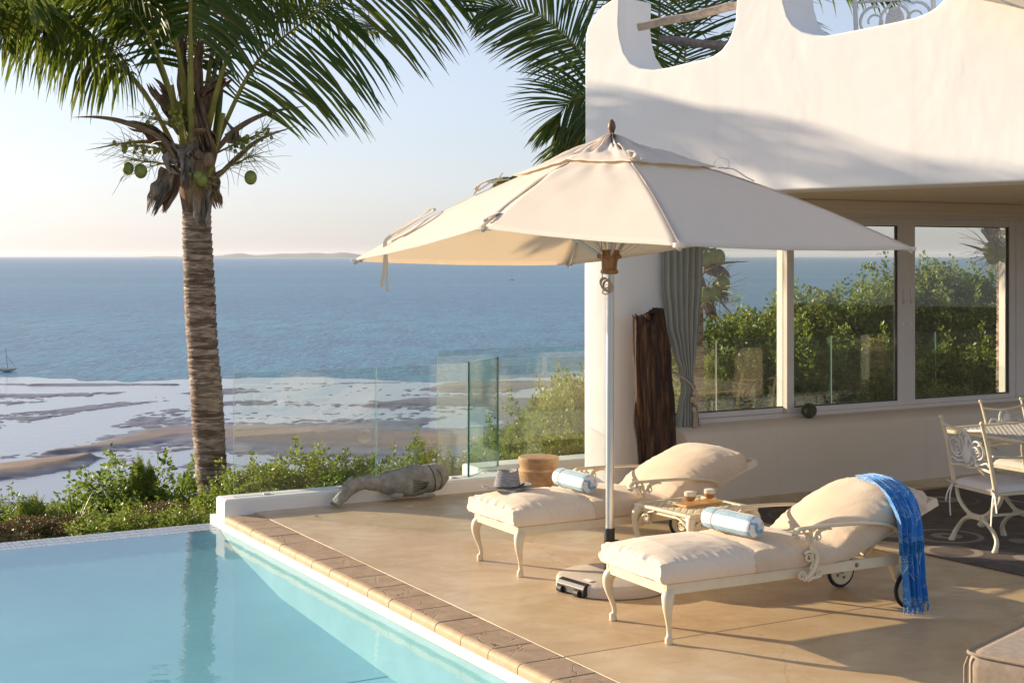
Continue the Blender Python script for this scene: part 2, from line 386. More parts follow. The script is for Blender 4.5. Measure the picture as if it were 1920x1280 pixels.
# deck slabs (two slabs with a saw cut between, plus strips beyond)
dk = thing('pool_deck', '', 'deck'); del dk['category']; del dk['label']; dk['kind'] = 'structure'
def hp(s, t, z=0):                       # deck frame: s along b from the coping back edge, t along a
    return PC + b_ * (.285 + s) + a_ * t + V((0, 0, z))
j0 = (G(1067, 1229) - PC).dot(a_)
cuts = [-11, j0 - 3.2, j0, .31]
for k in range(3):
    t0, t1 = cuts[k] + .004, cuts[k + 1] - .004
    for s0, s1 in ((0.001, 9.996),):
        mb = MB(); mb.prism([hp(s0, t0, -.12), hp(s1, t0, -.12), hp(s1, t1, -.12), hp(s0, t1, -.12)], (0, 0, .12))
        mb.build('deck_slab', M['deck'], dk, bevel=.004, seg=1)
mb = MB(); mb.prism([hp(-.02, -11, -.32), hp(10, -11, -.32), hp(10, .3, -.32), hp(-.02, .3, -.32)], (0, 0, .185)); mb.build('deck_bed', M['hill'], dk, smooth=False)
# coping stones
NS = 26; SL = .318; CW = .285
def stone_mesh():
    mb = MB(); g = .004
    mb.prism([(g, .03, 0), (SL - g, .03, 0), (SL - g, CW - .006, 0), (g, CW - .006, 0)], (0, 0, -.05)); return mb
def nose_mesh():
    mb = MB(); g = .004; pr = []
    for i in range(7):
        a = math.pi / 2 * i / 6; pr.append((.03 - .03 * math.sin(a) , -.03 + .03 * math.cos(a)))
    pr = [(.045, 0.0005)] + pr + [(0, -.055), (.045, -.055)]
    mb.prism([(g, y, z) for y, z in pr], (SL - 2 * g, 0, 0)); return mb
st0 = no0 = None
rnd = random.Random(3)
for i in range(NS):
    # local x runs towards the camera (-a), local y runs inwards (b)
    p = PC + PD * (i * SL - .01)
    for which in (0, 1):
        src = (st0, no0)[which]
        if src is None:
            mbx = stone_mesh() if which == 0 else nose_mesh()
            o = mbx.build('coping_stone' if which == 0 else 'coping_nose', M['coping'] if which == 0 else M['nose'], dk, bevel=.004 if which == 0 else 0, ang=50)
            if which == 0: st0 = o
            else: no0 = o
        else:
            o = src.copy(); C.objects.link(o)
        o.location = p + V((0, 0, rnd.uniform(-.0015, .002) + (.001 if which == 0 else 0)))
        o.rotation_euler = (0, 0, math.atan2(PD.y, PD.x))
        # local +y must point along b: rotating x->-a sends y->b
# pool basin
DP = .36
far0 = G(404, 978, WZ)                   # infinity edge meets the kerb here
e_in = PC + b_ * .028                    # pool side wall plane under the coping
pb = thing('pool_basin', '', 'x'); del pb['category']; del pb['label']; pb['kind'] = 'structure'
def pp(s, t, z=0): return PC + b_ * s + a_ * t + V((0, 0, z))
tf = (far0 - PC).dot(a_)                 # where the infinity edge's outer line lies
mb = MB()
mb.prism([pp(.03, -9.5, WZ - DP - .1), pp(.24, -9.5, WZ - DP - .1), pp(.24, tf, WZ - DP - .1), pp(.03, tf, WZ - DP - .1)], (0, 0, DP + .1 - WZ - .053))
mb.build('side_wall', M['plaster'], pb, bevel=.004)
mb = MB(); mb.prism([pp(.018, -9.5, WZ - DP - .1), pp(.029, -9.5, WZ - DP - .1), pp(.029, tf - .32, WZ - DP - .1), pp(.018, tf - .32, WZ - DP - .1)], (0, 0, DP + .1 - .012))
mb.build('side_lining', M['lining'], pb, smooth=False)
mb = MB(); mb.prism([pp(-12, tf - 3.6, WZ - DP - .05), pp(-12, tf - .308, WZ - DP - .05), pp(-12, tf - .308, WZ - .014), pp(-12, tf - .62, WZ - .10), pp(-12, tf - 1.7, WZ - DP * .75), pp(-12, tf - 3.6, WZ - DP + .004)], b_ * 12.017); mb.build('fade_slope', M['pool'], pb, ang=80)  # slope added to blur the floor edge as light scattered underwater does
mb = MB(); mb.prism([pp(-12, -9.5, WZ - DP - .1), pp(.018, -9.5, WZ - DP - .1), pp(.018, tf - .31, WZ - DP - .1), pp(-12, tf - .31, WZ - DP - .1)], (0, 0, .1)); mb.build('floor', M['pool'], pb, smooth=False)
mb = MB(); mb.prism([pp(-12, tf - .31, -1.2), pp(.028, tf - .31, -1.2), pp(.028, tf, -1.2), pp(-12, tf, -1.2)], (0, 0, 1.2 + WZ - .008)); mb.build('infinity_edge', M['grout'], pb, bevel=.008)
mb = MB(); rows = 3
for r_ in range(rows):
    for i in range(260):
        mb.box(pp(.008 - i * .037, tf - .31 + (r_ + .5) * .31 / rows, WZ - .0065 + .0008 * ((i * 7 + r_ * 3) % 3)), (.030, .31 / rows - .010, .006), RZ)
o = mb.build('mosaic_tiles', M['mosaic'], pb, smooth=False); o['kind'] = 'stuff'
mb = MB(); mb.add([pp(-12, -9.5, WZ), pp(.0175, -9.5, WZ), pp(.0175, tf - .303, WZ), pp(-12, tf - .303, WZ)], [(0, 1, 2, 3)])
struct(mb.build('pool_water', M['poolwater'], smooth=False))
# kerb walls
def lowwall(name, label, p0, length, depth, h, base=0, end=0):
    t_ = thing(name, label, 'low wall', p0, RZ)
    mb = MB(); mb.prism([(0, 0, base), (length, 0, base), (length, depth, base), (0, depth, base)], (0, 0, h - base))
    mb.build('wall_body', M['plaster'], t_, bevel=.022, seg=3); return t_
lowwall('low_wall', 'long low white kerb wall carrying the glass behind the stone fish', KC, 3.15, .25, .118, -1.3)
K2 = G(897, 893) ; K2 = V((-.315, 13.32, 0))
lowwall('low_wall', 'short white kerb wall behind the wooden stool beside the pillar', K2, 2.3, .34, .118, -1.0)
mb = MB(); q0 = KC + b_ * 2.99 + a_ * .25; q1 = K2 + b_ * .05
mb.prism([q0 + V((0, 0, -1)), q0 + b_ * .2 + V((0, 0, -1)), K2 + b_ * .26 + V((0, 0, -1)), q1 + V((0, 0, -1))], (0, 0, 1.085))
o = mb.build('low_wall', M['plaster'], bevel=.02, seg=2); tag(o, 'tiny white kerb return joining the two low walls under the green glass panel', 'low wall')
mb = MB(); mb.prism([q0 - a_ * .05 + V((0, 0, -.3)), KC + b_ * 6 + a_ * .2 + V((0, 0, -.3)), K2 + b_ * 6 + V((0, 0, -.3)), K2 + V((0, 0, -.3))], (0, 0, .298)); mb.build('deck_alcove', M['deck'], dk, smooth=False)
# glass balustrade
gb = thing('glass_balustrade', 'frameless clear glass balustrade standing on the low white wall facing the sea', 'balustrade', KC, RZ)
def panel(parent, p, q, z0, z1, th=.014, world=True, green=False):
    p, q = V(p), V(q); d = (q - p).normalized(); n = V((-d.y, d.x, 0)) * th / 2
    mb = MB(); mb.prism([V((*(p - n).xy, z0)), V((*(q - n).xy, z0)), V((*(q + n).xy, z0)), V((*(p + n).xy, z0))], (0, 0, z1 - z0))
    # material slots: 0 glass on the two broad faces, 1 edge
    mb.m = [1, 1, 0, 1, 0, 1]
    return mb.build('glass_panel', [M['glass_green'] if green else M['glass_rail'], M['glass_edge']], parent, smooth=False, world=world)
M['glass_green'] = glass('green_glass', (.84, .955, .915), 1.45)
def kx(px, u=.1):                        # point on the kerb line under photo column px
    k = (px - 960) / F; o = KC + a_ * u
    s = (k * o.y - o.x) / (b_.x - k * b_.y); return o + b_ * s
panel(gb, kx(438), kx(704), .119, 1.14); panel(gb, kx(706.5), kx(877), .119, 1.14)
g3a = kx(878.5); g3b = V((-.135, 13.45, 0)); panel(gb, g3a, g3b, .119, 1.15, .02, green=True)
def ln(px, o, d):
    k = (px - 960) / F; s = (k * o.y - o.x) / (d.x - k * d.y); return o + d * s
g4 = g3b + b_ * .012 + a_ * .02
panel(gb, g4, g4 + b_ * 1.6, .119, 1.12)
for px in (500, 640, 760, 850):
    q = kx(px, .1); mb = MB(); mb.box(q + V((0, 0, .124)), (.06, .03, .01), RZ); mb.build('glass_clamp', M['alu'], gb, world=True, bevel=.003)

# sea, flats, hill, islands
SZ = -25.0
mb = MB(); mb.add([(-60000, 285, SZ - .05), (60000, 285, SZ - .05), (60000, 88000, SZ - .05), (-60000, 88000, SZ - .05)], [(0, 1, 2, 3)]); struct(mb.build('sea', M['sea'], smooth=False))
far_ = [(x, 314 + 15 * nz((x * .03, 0, 0)) + 6 * nz((x * .2, 1, 0)), SZ) for x in range(320, -321, -2)]
mb = MB(); mb.add([(-320, 60, SZ), (320, 60, SZ)] + far_, [tuple(range(2 + len(far_)))]); struct(mb.build('tidal_water', M['shallow'], smooth=False))
def fl(px, py): p = G(px, py, SZ); return (p.x, p.y)
BANKS = [ # polyline in the photograph, half width in metres, height
    ([(-200, 905), (0, 884), (80, 873), (165, 860)], [5, 5, 4, 1], .75),
    ([(95, 850), (200, 838), (330, 812), (450, 815), (600, 822), (760, 828), (880, 830)], [1, 2.5, 6, 10, 14, 14, 8], .50),
    ([(700, 760), (820, 752), (900, 745)], [2, 6, 3], .4), ([(840, 728), (940, 714), (1030, 712), (1078, 712)], [3, 14, 12, 2], .45),
    ([(60, 722), (160, 719), (330, 721)], [1, 3, 1], .3), ([(1000, 800), (1080, 760)], [6, 14], .5),
]
CHANNELS = [
    ([(-40, 922), (100, 906), (200, 886), (300, 864), (366, 852), (520, 872), (600, 878)], [5.6, 5.0, 3.7, 3.7, 2.5, 1.9, 0.6]),
    ([(-40, 838), (50, 825), (100, 803), (200, 776), (350, 752), (480, 742), (640, 730)], [9.9, 8.7, 7.4, 5.0, 3.7, 5.6, 3.7]),
    ([(-40, 772), (60, 763), (220, 746), (350, 728), (470, 722)], [5.6, 5.0, 5.0, 4.3, 3.1]),
    ([(-40, 729), (100, 731), (300, 727), (500, 712), (800, 708), (1090, 700)], [7.4, 6.2, 5.0, 6.2, 6.2, 7.4]),
    ([(1090, 712), (1045, 745), (980, 775), (900, 792), (820, 800)], [5.0, 8.7, 9.9, 6.2, 2.5]), ([(560, 768), (700, 772)], [0.6, 2.5]), ([(880, 860), (780, 868), (640, 872)], [2.5, 3.1, 1.2]),
]
def flats():
    xs = np.arange(-135, 60, .55); ys = np.arange(126, 345, .8)
    X, Y = np.meshgrid(xs, ys); rg = np.random.default_rng(3)
    def dist(line, th):
        best = np.full(X.shape, 99.0); P = [fl(*p) for p in line]
        for k in range(len(P) - 1):
            (x0, y0), (x1, y1) = P[k], P[k + 1]; dx, dy = x1 - x0, y1 - y0
            t = ((X - x0) * dx + (Y - y0) * dy * 1.0) / (dx * dx + dy * dy); tc = np.clip(t, 0, 1)
            d = np.hypot(X - x0 - dx * tc, Y - y0 - dy * tc) / (th[k] + (th[k + 1] - th[k]) * tc); best = np.minimum(best, d)
        return best
    nn = np.zeros(X.shape); n2 = np.zeros(X.shape)
    for j in range(X.shape[0]):
        for i in range(X.shape[1]):
            nn[j, i] = noise.fractal(V((X[j, i] * .016, Y[j, i] * .075, 0)), .6, 2.1, 3); n2[j, i] = noise.fractal(V((X[j, i] * .55, Y[j, i] * .30, 7)), .5, 2.0, 3)
    sp_ = rg.uniform(-1, 1, X.shape); sp_ = (sp_ + np.roll(sp_, 1, 1)) * .6
    H = -.02 + nn * .50 + n2 * .20 + sp_ * .16
    ch = np.zeros(X.shape)
    for l, th in CHANNELS: ch = np.maximum(ch, np.clip(1.25 - dist(l, th) + nn * .5, 0, 1))
    H = np.minimum(H, .16); H = H * (1 - .6 * ch) - .55 * ch
    for l, th, h in BANKS:
        d = dist(l, th) + nn * .25; k = np.clip(1.5 - d, 0, 1); H = np.maximum(H * (1 - .85 * np.clip(k * 1.6, 0, 1)), -9) + k * h
    H = np.minimum(H, .95) - np.clip((Y - 296 - 9 * nn) * .03, 0, 1.2)
    W = X.shape[1]; n = X.size; co = np.stack([X, Y, SZ + H], -1).reshape(-1, 3).astype(np.float32)
    q = np.arange(n).reshape(X.shape); f = np.stack([q[:-1, :-1], q[:-1, 1:], q[1:, 1:], q[1:, :-1]], -1).reshape(-1, 4)
    me = bpy.data.meshes.new('tidal_flat'); me.vertices.add(n); me.vertices.foreach_set('co', co.ravel()); me.loops.add(f.size); me.loops.foreach_set('vertex_index', f.astype(np.int32).ravel())
    me.polygons.add(len(f)); me.polygons.foreach_set('loop_start', np.arange(0, f.size, 4, dtype=np.int32)); me.update(calc_edges=True); me.polygons.foreach_set('use_smooth', [True] * len(f)); me.materials.append(M['sand'])
    o = bpy.data.objects.new('tidal_flat', me); C.objects.link(o); struct(o)
flats()
def sst(a, b, x): t = max(0, min(1, (x - a) / (b - a))); return t * t * (3 - 2 * t)
def hill_z(x, y):
    k = x / max(y, 5)
    right = sst(.010, .06, k)
    zl = -1.15 - max(0, y - 15.5) * .195 if y > 15.5 else -1.15
    zr = -.45 - max(0, y - 17) * .10
    z = zl * (1 - right) + zr * right
    if y > 60: z -= (y - 60) * .12
    return max(z, SZ - 4) + .25 * nz((x, y, 0), .2)
xs = [-80 + i * 1.6 for i in range(110)]; ys = [12.6 + (i / 120) ** 1.9 * 190 for i in range(121)]
def hv(x, y):
    zz = hill_z(x, y)
    # stay under the house and deck
    loc = V((x, y, 0)) - PC
    if loc.dot(a_) < 1.0: zz = min(zz, -1.4)
    return V((x, y, zz))
mb = MB(); mb.grid(lambda u, v: hv(xs[round(u * 109)], ys[round(v * 120)]), 109, 120)
struct(mb.build('hillside', M['hill'], ang=180))
mb = MB(); mb.prism([(-80, -20, -1.6), (95, -20, -1.6), (95, 12.7, -1.6), (-80, 12.7, -1.6)], (0, 0, .05)) ; struct(mb.build('ground', M['hill'], smooth=False))
# islands on the horizon
def island(px0, px1, Y, hs, label=None):
    n = 60; vs = []; 
    for i in range(n + 1):
        t = i / n; x = ((px0 + (px1 - px0) * t) - 960) / F * Y
        h = 1.25 * lerpl(hs, t) * (1 + .25 * nz((t * 9, 0, 0), 1, px0)) + 4 * nz((t * 40, 0, 0))
        for k, (dy, f) in enumerate(((-500, 0), (-250, .6), (0, 1), (400, .5), (900, 0))):
            vs.append((x, Y + dy, SZ - 3 + max(0, h) * f))
    fs = [(i * 5 + k, (i + 1) * 5 + k, (i + 1) * 5 + k + 1, i * 5 + k + 1) for i in range(n) for k in range(4)]
    mb = MB(); mb.add(vs, fs); struct(mb.build('island', M['island'], ang=180))
island(400, 690, 27000, [10, 55, 60, 42, 48, 66, 62, 78, 60, 74, 66, 20])
island(255, 430, 29000, [2, 16, 22, 14, 22, 26, 40])

# boats
def boat(loc, s, label, rz=0):
    t_ = thing('sailing_boat', label, 'boat', loc, rz); t_.scale = (s, s, s)
    mb = MB()
    def hull(u, v):
        x = (u - .5) * 6; k = max(0, 1 - abs(2 * u - 1) ** 2.6); a = math.pi * v
        return V((x * (1 + .1 * abs(math.cos(a))), .95 * k * math.cos(a) , .75 + .28 * abs(2 * u - 1) ** 2 - (.95 * math.sin(a) ** .7) * (k ** .5)))
    mb.grid(hull, 16, 10); mb.build('hull', M['boat'], t_, solid=.05)
    MB().tube([(.4, 0, .2), (-.3, 0, 6.6)], [.09, .05], 6).build('mast', M['log_d'], t_)
    MB().tube([(-.2, 0, 4.6), (2.4, .2, 1.3)], [.05, .04], 6).build('yard', M['log_d'], t_)
    MB().box((0, 0, .55), (4.4, 1.2, .06)).build('bench', M['log'], t_)
    return t_
M['boat'] = surf('boat_paint', (.55, .52, .45), (.66, .62, .52), 2, .6, .1)
boat(G(12, 696, SZ) + V((0, 0, .1)), .82, 'small pale wooden sailing boat anchored at the far left above the flats', R(8))
boat(G(960, 525, SZ) + V((0, 0, .1)), 1.0, 'tiny dark boat far out on the sea left of the umbrella pole', R(20))
# ================================================================ house
HO = V((2.19, 12.0, 0))
house = thing('white_house', 'white plastered house with sculpted parapet, upper terrace and wide sliding windows', 'house', HO, RZ)
def hw(t, u, z=0): return HO + b_ * t + a_ * u + V((0, 0, z))
def tpx(px, u):
    k = (px - 960) / F; o = HO + a_ * u; return (k * o.y - o.x) / (b_.x - k * b_.y)
def hbox(mb, t0, t1, u0, u1, z0, z1): mb.prism([hw(t0, u0, z0), hw(t1, u0, z0), hw(t1, u1, z0), hw(t0, u1, z0)], (0, 0, z1 - z0)); return mb
U = .25                                   # window plane behind the face of the low wall
tL = tpx(1245, U)
# low front wall with rounded sloping sill
t0, t1 = tL + .05, 6.0; pr = [(.0, 0), (.0, .60), (.012, .635), (.05, .665), (.12, .69), (.30, .70), (.42, .70), (.42, 0)]
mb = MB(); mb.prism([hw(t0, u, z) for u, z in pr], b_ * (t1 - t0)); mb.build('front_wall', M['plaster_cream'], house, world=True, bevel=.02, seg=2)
mb = MB(); hbox(mb, tL + .1, 6, -.02, .012, 0, .085); mb.build('skirting', M['deck'], house, world=True, bevel=.006)
# pillar
PL = V((.60, 11.75, 0)); PN = V((.805, 11.50, 0)); PR = hw(tL + .06, U)
dr = (PR - PN).normalized()
back = V((.12, 1, 0)).normalized()
mb = MB(); poly = [PL, PN + (PL - PN).normalized() * .10, PN + (PL - PN).normalized() * .035 + dr * .02, PN + dr * .10 , PR, PR + a_ * .35, PL + back * .35]
mb.prism(poly, (0, 0, 2.62)); mb.build('pillar', M['plaster'], house, world=True, bevel=.03, seg=3, ang=60)
# upper wall: outline traced on its own plane
WD = V((1.52, -1.46, 0)).normalized(); WN = V((WD.y, -WD.x, 0))    # WN faces the camera side
WO = V((.60, 11.75, 0)) 
def wpt(px, py):
    k = (px - 960) / F; s = (k * WO.y - WO.x) / (WD.x - k * WD.y); p = WO + WD * s
    return s, CH + (HZ - py) * p.y / F
prof = [(1096, 130), (1097, 70), (1101, 50), (1112, 30), (1128, 12), (1145, 1), (1156, -8), (1162, -5), (1161, 20), (1160, 45), (1163, 72), (1170, 98), (1182, 117), (1198, 127), (1222, 131), (1250, 127), (1290, 117), (1318, 111), (1336, 105), (1352, 94), (1364, 78), (1372, 60), (1378, 38), (1380, 10), (1382, -40), (1390, -110), (1430, -150), (1460, -110), (1466, -30), (1470, 5), (1477, 30), (1487, 46), (1503, 58), (1524, 65), (1545, 67), (1575, 62), (1620, 53), (1670, 43), (1715, 33), (1738, 24), (1756, 13), (1772, -4), (1790, -40), (1830, -90), (1900, -110), (2080, -150)]
pts = [wpt(*p) for p in prof]
pts = [(0.0, 2.58)] + [(max(0, s), z) for s, z in pts]; smax = pts[-1][0]; pts += [(smax + 1.2, pts[-1][1]), (smax + 1.2, 2.58)]
TH = .42
mb = MB(); mb.prism([WO + WD * s + V((0, 0, z)) for s, z in pts], -WN * TH)
me_o = mb.build('parapet_wall', M['plaster'], house, world=True, bevel=.035, seg=3, ang=60)
# terrace slab / soffit and its plaster lintel
sl = [WO + back * .3, WO + WD * (smax + 1.2) - WN * .05, hw(8, -2.2), hw(8, 2.9), hw(-.2, 2.9), WO + back * 3.0]
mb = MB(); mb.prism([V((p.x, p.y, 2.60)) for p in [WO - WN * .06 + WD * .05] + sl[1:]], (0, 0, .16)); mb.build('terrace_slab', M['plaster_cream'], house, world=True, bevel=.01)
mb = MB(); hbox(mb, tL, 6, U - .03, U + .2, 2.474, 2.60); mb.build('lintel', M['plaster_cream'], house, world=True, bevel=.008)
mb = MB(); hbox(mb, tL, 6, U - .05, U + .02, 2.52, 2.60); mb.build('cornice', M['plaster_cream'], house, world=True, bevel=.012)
# far side of the garden room: posts, sill, floor
mb = MB(); hbox(mb, tpx(1190, 2.85), 6, 2.6, 2.85, 0, .28); mb.build('rear_sill', M['plaster'], house, world=True, bevel=.01)
mb = MB(); hbox(mb, tpx(1190, 2.85), 8, .40, 2.84, -.06, -.004); mb.build('room_floor', M['deck'], house, world=True, smooth=False)
for px0, px1 in ((1463, 1475), (1880, 1896)):
    a0, a1 = tpx(px0, 2.7), tpx(px1, 2.7); mb = MB(); hbox(mb, a0, a1, 2.66, 2.76, .28, 2.60); mb.build('rear_post', M['plaster'], house, world=True, bevel=.005)
mb = MB(); hbox(mb, tpx(1190, 2.85), 6, 2.66, 2.76, 2.46, 2.60); mb.build('rear_beam', M['plaster'], house, world=True, bevel=.005)
# sliding windows
zb, zt = .70, 2.474
gz0, gz1 = .775, 2.378
def sash(pL, pR, gL, gR, u, label=None, handle=None):
    a0, a1, g0, g1 = tpx(pL, u), tpx(pR, u), tpx(gL, u), tpx(gR, u)
    mb = MB(); d = .055
    hbox(mb, a0, g0, u, u + d, zb + .03, zt - .03); hbox(mb, g1, a1, u, u + d, zb + .03, zt - .03)
    hbox(mb, g0 - .001, g1 + .001, u + .001, u + d - .001, zb + .03, gz0); hbox(mb, g0 - .001, g1 + .001, u + .001, u + d - .001, gz1, zt - .03)
    fr = mb.build('window_frame', M['frame'], house, world=True, bevel=.004)
    mb = MB()
    for x0, x1, z0, z1 in ((g0, g0 + .008, gz0, gz1), (g1 - .008, g1, gz0, gz1), (g0, g1, gz0, gz0 + .008), (g0, g1, gz1 - .008, gz1)): hbox(mb, x0, x1, u + .012, u + .04, z0, z1)
    mb.build('gasket', M['rubber'], fr, smooth=False, world=True)
    mb = MB(); hbox(mb, g0 - .005, g1 + .005, u + .024, u + .030, gz0 - .005, gz1 + .005); mb.build('pane', M['glass_pane'], fr, smooth=False, world=True)
    if handle:
        hx = tpx(handle, u); mb = MB(); hbox(mb, hx - .009, hx + .009, u - .008, u + .002, 1.66, 1.80); hbox(mb, hx - .004, hx + .004, u - .016, u - .006, 1.665, 1.70); mb.build('handle', M['frame'], fr, bevel=.003, world=True)
        mb = MB(); hbox(mb, hx - .007, hx + .007, u - .004, u + .001, 1.455, 1.49); mb.build('lock', M['alu'], fr, bevel=.002, world=True)
    return fr
for o_ in ():
    pass
sash(1246, 1486, 1258, 1476, U + .05)
sash(1476, 1700, 1489, 1684, U, handle=1694)
sash(1699, 1907, 1716, 1893, U + .004, handle=1708)
sash(1910, 2120, 1922, 2108, U + .05)
mb = MB(); hbox(mb, tL, 6, U - .005, U + .13, zb - .01, zb + .03); hbox(mb, tL, 6, U - .004, U + .129, zt - .03, zt + .01)
hbox(mb, tpx(1905, U), tpx(1910, U), U - .003, U + .128, zb + .03, zt - .03); mb.build('window_track', M['frame'], house, world=True, bevel=.004)
# log rails of the terrace
def logrod(name, p, q, r, mat, seed):
    n = 18; pts = []; rs = []
    for i in range(n + 1):
        t = i / n; c = V(p).lerp(V(q), t); pts.append(c + V((nz((t * 3, 0, 0), 1, seed), nz((t * 3, 5, 0), 1, seed), nz((t * 3, 9, 0), 1, seed))) * .012); rs.append(r * (1 + .12 * nz((t * 6, 2, 0), 1, seed)))
    MB().tube(pts, rs, 12).build(name, mat, house, world=True)
logrod('log_rail', D(1196, 51, 11.28), D(1400, 8, 11.05), .034, M['log'], 1)
logrod('log_rail', D(1235, 73, 11.85), D(1400, 88, 11.7), .036, M['log_d'], 4)
# eave above the terrace, just entering the frame
mb = MB(); e = [D(1800, -6, 9.3), D(1845, 2, 9.2), D(1885, 10, 9.1), D(1925, 20, 9.0), D(2050, 48, 8.8), D(2050, -60, 8.8), D(1780, -60, 9.4)]
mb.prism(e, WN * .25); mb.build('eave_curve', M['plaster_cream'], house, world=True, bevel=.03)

# terrace bench behind the parapet (backrest with leaf medallion)
def spiral(mb, c, r0, r1, turns, ex, ey, th, start=0, n=26, taper=.6):
    pts = [V(c) + (V(ex) * math.cos(start + turns * 2 * math.pi * i / n) + V(ey) * math.sin(start + turns * 2 * math.pi * i / n)) * (r0 + (r1 - r0) * i / n) for i in range(n + 1)]
    mb.tube(pts, [th, th * taper], 6)
tb = thing('terrace_bench', 'white cast iron bench with leaf medallion in its back behind the parapet', 'bench', (0, 0, 0))
bl, br = D(1606, 60, 10.6), D(1752, 45, 10.25); zlo = min(bl.z, br.z) - .55
tb.location = (bl.x, bl.y, zlo); bx = V((br.x - bl.x, br.y - bl.y, 0)); W_ = bx.length; bx.normalize(); tb.rotation_euler = (0, 0, math.atan2(bx.y, bx.x))
ztop = D(0, 8, 10.6).z - zlo
for x in (0, W_): MB().tube([(x, .02, 0), (x, 0, ztop * .6), (x, -.04, ztop + .12)], [.02, .017, .02], 8).build('leg', M['iron_w'], tb)
MB().tube([(0, 0, ztop + .01), (W_ * .5, 0, ztop), (W_, 0, ztop + .01)], .012, 8, flat=.7).build('top_rail', M['iron_w'], tb)
mb = MB()
for cx, s in ((W_ * .22, 1), (W_ * .78, -1)): spiral(mb, (cx, 0, ztop - .15), .12, .035, 1.35, (s, 0, 0), (0, 0, 1), .012, 1.2)
for s in (-1, 1): mb.tube([(W_ / 2 + s * .02, 0, ztop - .02), (W_ / 2 + s * .10, 0, ztop - .10), (W_ / 2 + s * .12, 0, ztop - .24)], .011, 6, sm=8)
mb.build('back_scroll', M['iron_w'], tb)
mb = MB(); mb.ball((W_ / 2, 0, ztop - .17), .12, 20, (.62, .10, 1)); mb.build('medallion', M['iron_w'], tb)
mb = MB()
for k in range(6):
    for s in (-1, 1): mb.tube([(W_ / 2, -.014, ztop - .24 + k * .03), (W_ / 2 + s * .045, -.011, ztop - .215 + k * .03)], .004, 5)
mb.build('leaf_vein', M['iron_w'], tb)
mb = MB(); hb = ztop * .42; mb.box((W_ / 2, -.22, hb), (W_, .42, .03)); mb.build('seat', M['iron_w'], tb, bevel=.008)
for x in (.02, W_ - .02): MB().tube([(x, -.40, 0), (x, -.40, hb - .014)], .016, 8).build('leg', M['iron_w'], tb)

# driftwood plank leaning on the pillar
dw = thing('driftwood_plank', 'tall dark weathered driftwood timber leaning on the white pillar', 'driftwood', (0, 0, 0))
base = V((1.185, 11.36, 0)); dw.location = base; dw.rotation_euler = (0, 0, RZ)
def dplank(u, v):
    th = u * 2 * math.pi; z = v * 1.66
    cx, cy = math.cos(th), math.sin(th)
    hx = .215 - .04 * v + .012 * nz((0, 0, z * 1.5), 1, 7); hy = .055
    x = hx * math.copysign(abs(cx) ** .55, cx); y = hy * math.copysign(abs(cy) ** .8, cy)
    g = abs(nz((x * 24, y * 9, z * .7), 1, 2)) * .075 + nz((x * 50, y * 20, z * 1.6), 1, 5) * .014
    k = 1 - g / .15
    top = z
    if v > .9: top = z - (v - .9) * (1.1 * abs(nz((x * 26, 3, 0), 1, 9)) + .9 * math.exp(-((x + .02) / .03) ** 2)) + (.03 if x > .02 else -.02) * (v - .9) * 10
    lean = .10 * v
    return V((x * k - .04 * v, y * k + lean - g * (1 if cy < 0 else -1) * -.3, top))
mb = MB(); mb.grid(dplank, 96, 60, cu=True); mb.add([dplank(i / 96, 1) for i in range(96)], [tuple(range(96))])
mb.add([dplank(i / 96, 0) for i in range(96)], [tuple(range(96))]); mb.build('timber', M['drift'], dw, ang=60)

# curtain, tied back
ct = thing('curtain', 'grey green linen curtain gathered by a rope beside the driftwood', 'curtain', (0, 0, 0))
c0 = hw(tpx(1279, U - .07), U - .07); ct.location = c0; ct.rotation_euler = (0, 0, RZ)
def sx(px): return tpx(px, U - .07) - tpx(1279, U - .07)
LE = [(2.56, sx(1240), sx(1322)), (1.9, sx(1243), sx(1318)), (1.55, sx(1250), sx(1312)), (1.30, sx(1262), sx(1303)), (1.14, sx(1272), sx(1296)), (1.02, sx(1276), sx(1296)), (.80, sx(1268), sx(1303)), (.5, sx(1262), sx(1316)), (.04, sx(1255), sx(1326))]
def ccur(u, v):
    z = 2.56 + (.04 - 2.56) * v
    for (z1, l1, r1), (z0, l0, r0) in zip(LE[:-1], LE[1:]):
        if z0 <= z <= z1:
            t = (z1 - z) / (z1 - z0); t = t * t * (3 - 2 * t); l, r_ = l1 + (l0 - l1) * t, r1 + (r0 - r1) * t
    wd = r_ - l; amp = .020 + .010 * (1 - wd / .4)
    x = l + wd * u; y = amp * math.sin(u * 2 * math.pi * 6.5 + .5 * math.sin(z * 2)) + .012 * nz((u * 5, z * 2, 0)) - .03 * (z < 1.6) * sst(1.6, 1.1, z)
    return V((x, y, z))
mb = MB(); mb.grid(ccur, 110, 60); mb.build('cloth', M['curtain'], ct, ang=180, solid=.004)
tr_ = thing('rope_tieback', 'natural rope tieback with shell beads and long tassels round the curtain', 'tieback', c0 + V((0, 0, 1.05)), RZ)
mb = MB(); mb.tube([(sx(1262), .05, .10), (sx(1268), -.07, .06), (sx(1284), -.075, .0), (sx(1292), -.07, -.06)], .009, 8, sm=14); mb.tube([(sx(1295), .04, .0), (sx(1296), -.05, -.03), (sx(1290), -.075, -.06)], .009, 8, sm=10); mb.build('rope', M['rope'], tr_)
for k, (x, z, r) in enumerate(((1291, -.08, .022), (1288, -.13, .026), (1293, -.16, .022), (1290, -.21, .02))):
    MB().ball((sx(x), -.08, z), r, 10, (1, .8, 1.1)).build('shell_bead', M['rope'], tr_)
mb = MB(); rr = random.Random(2)
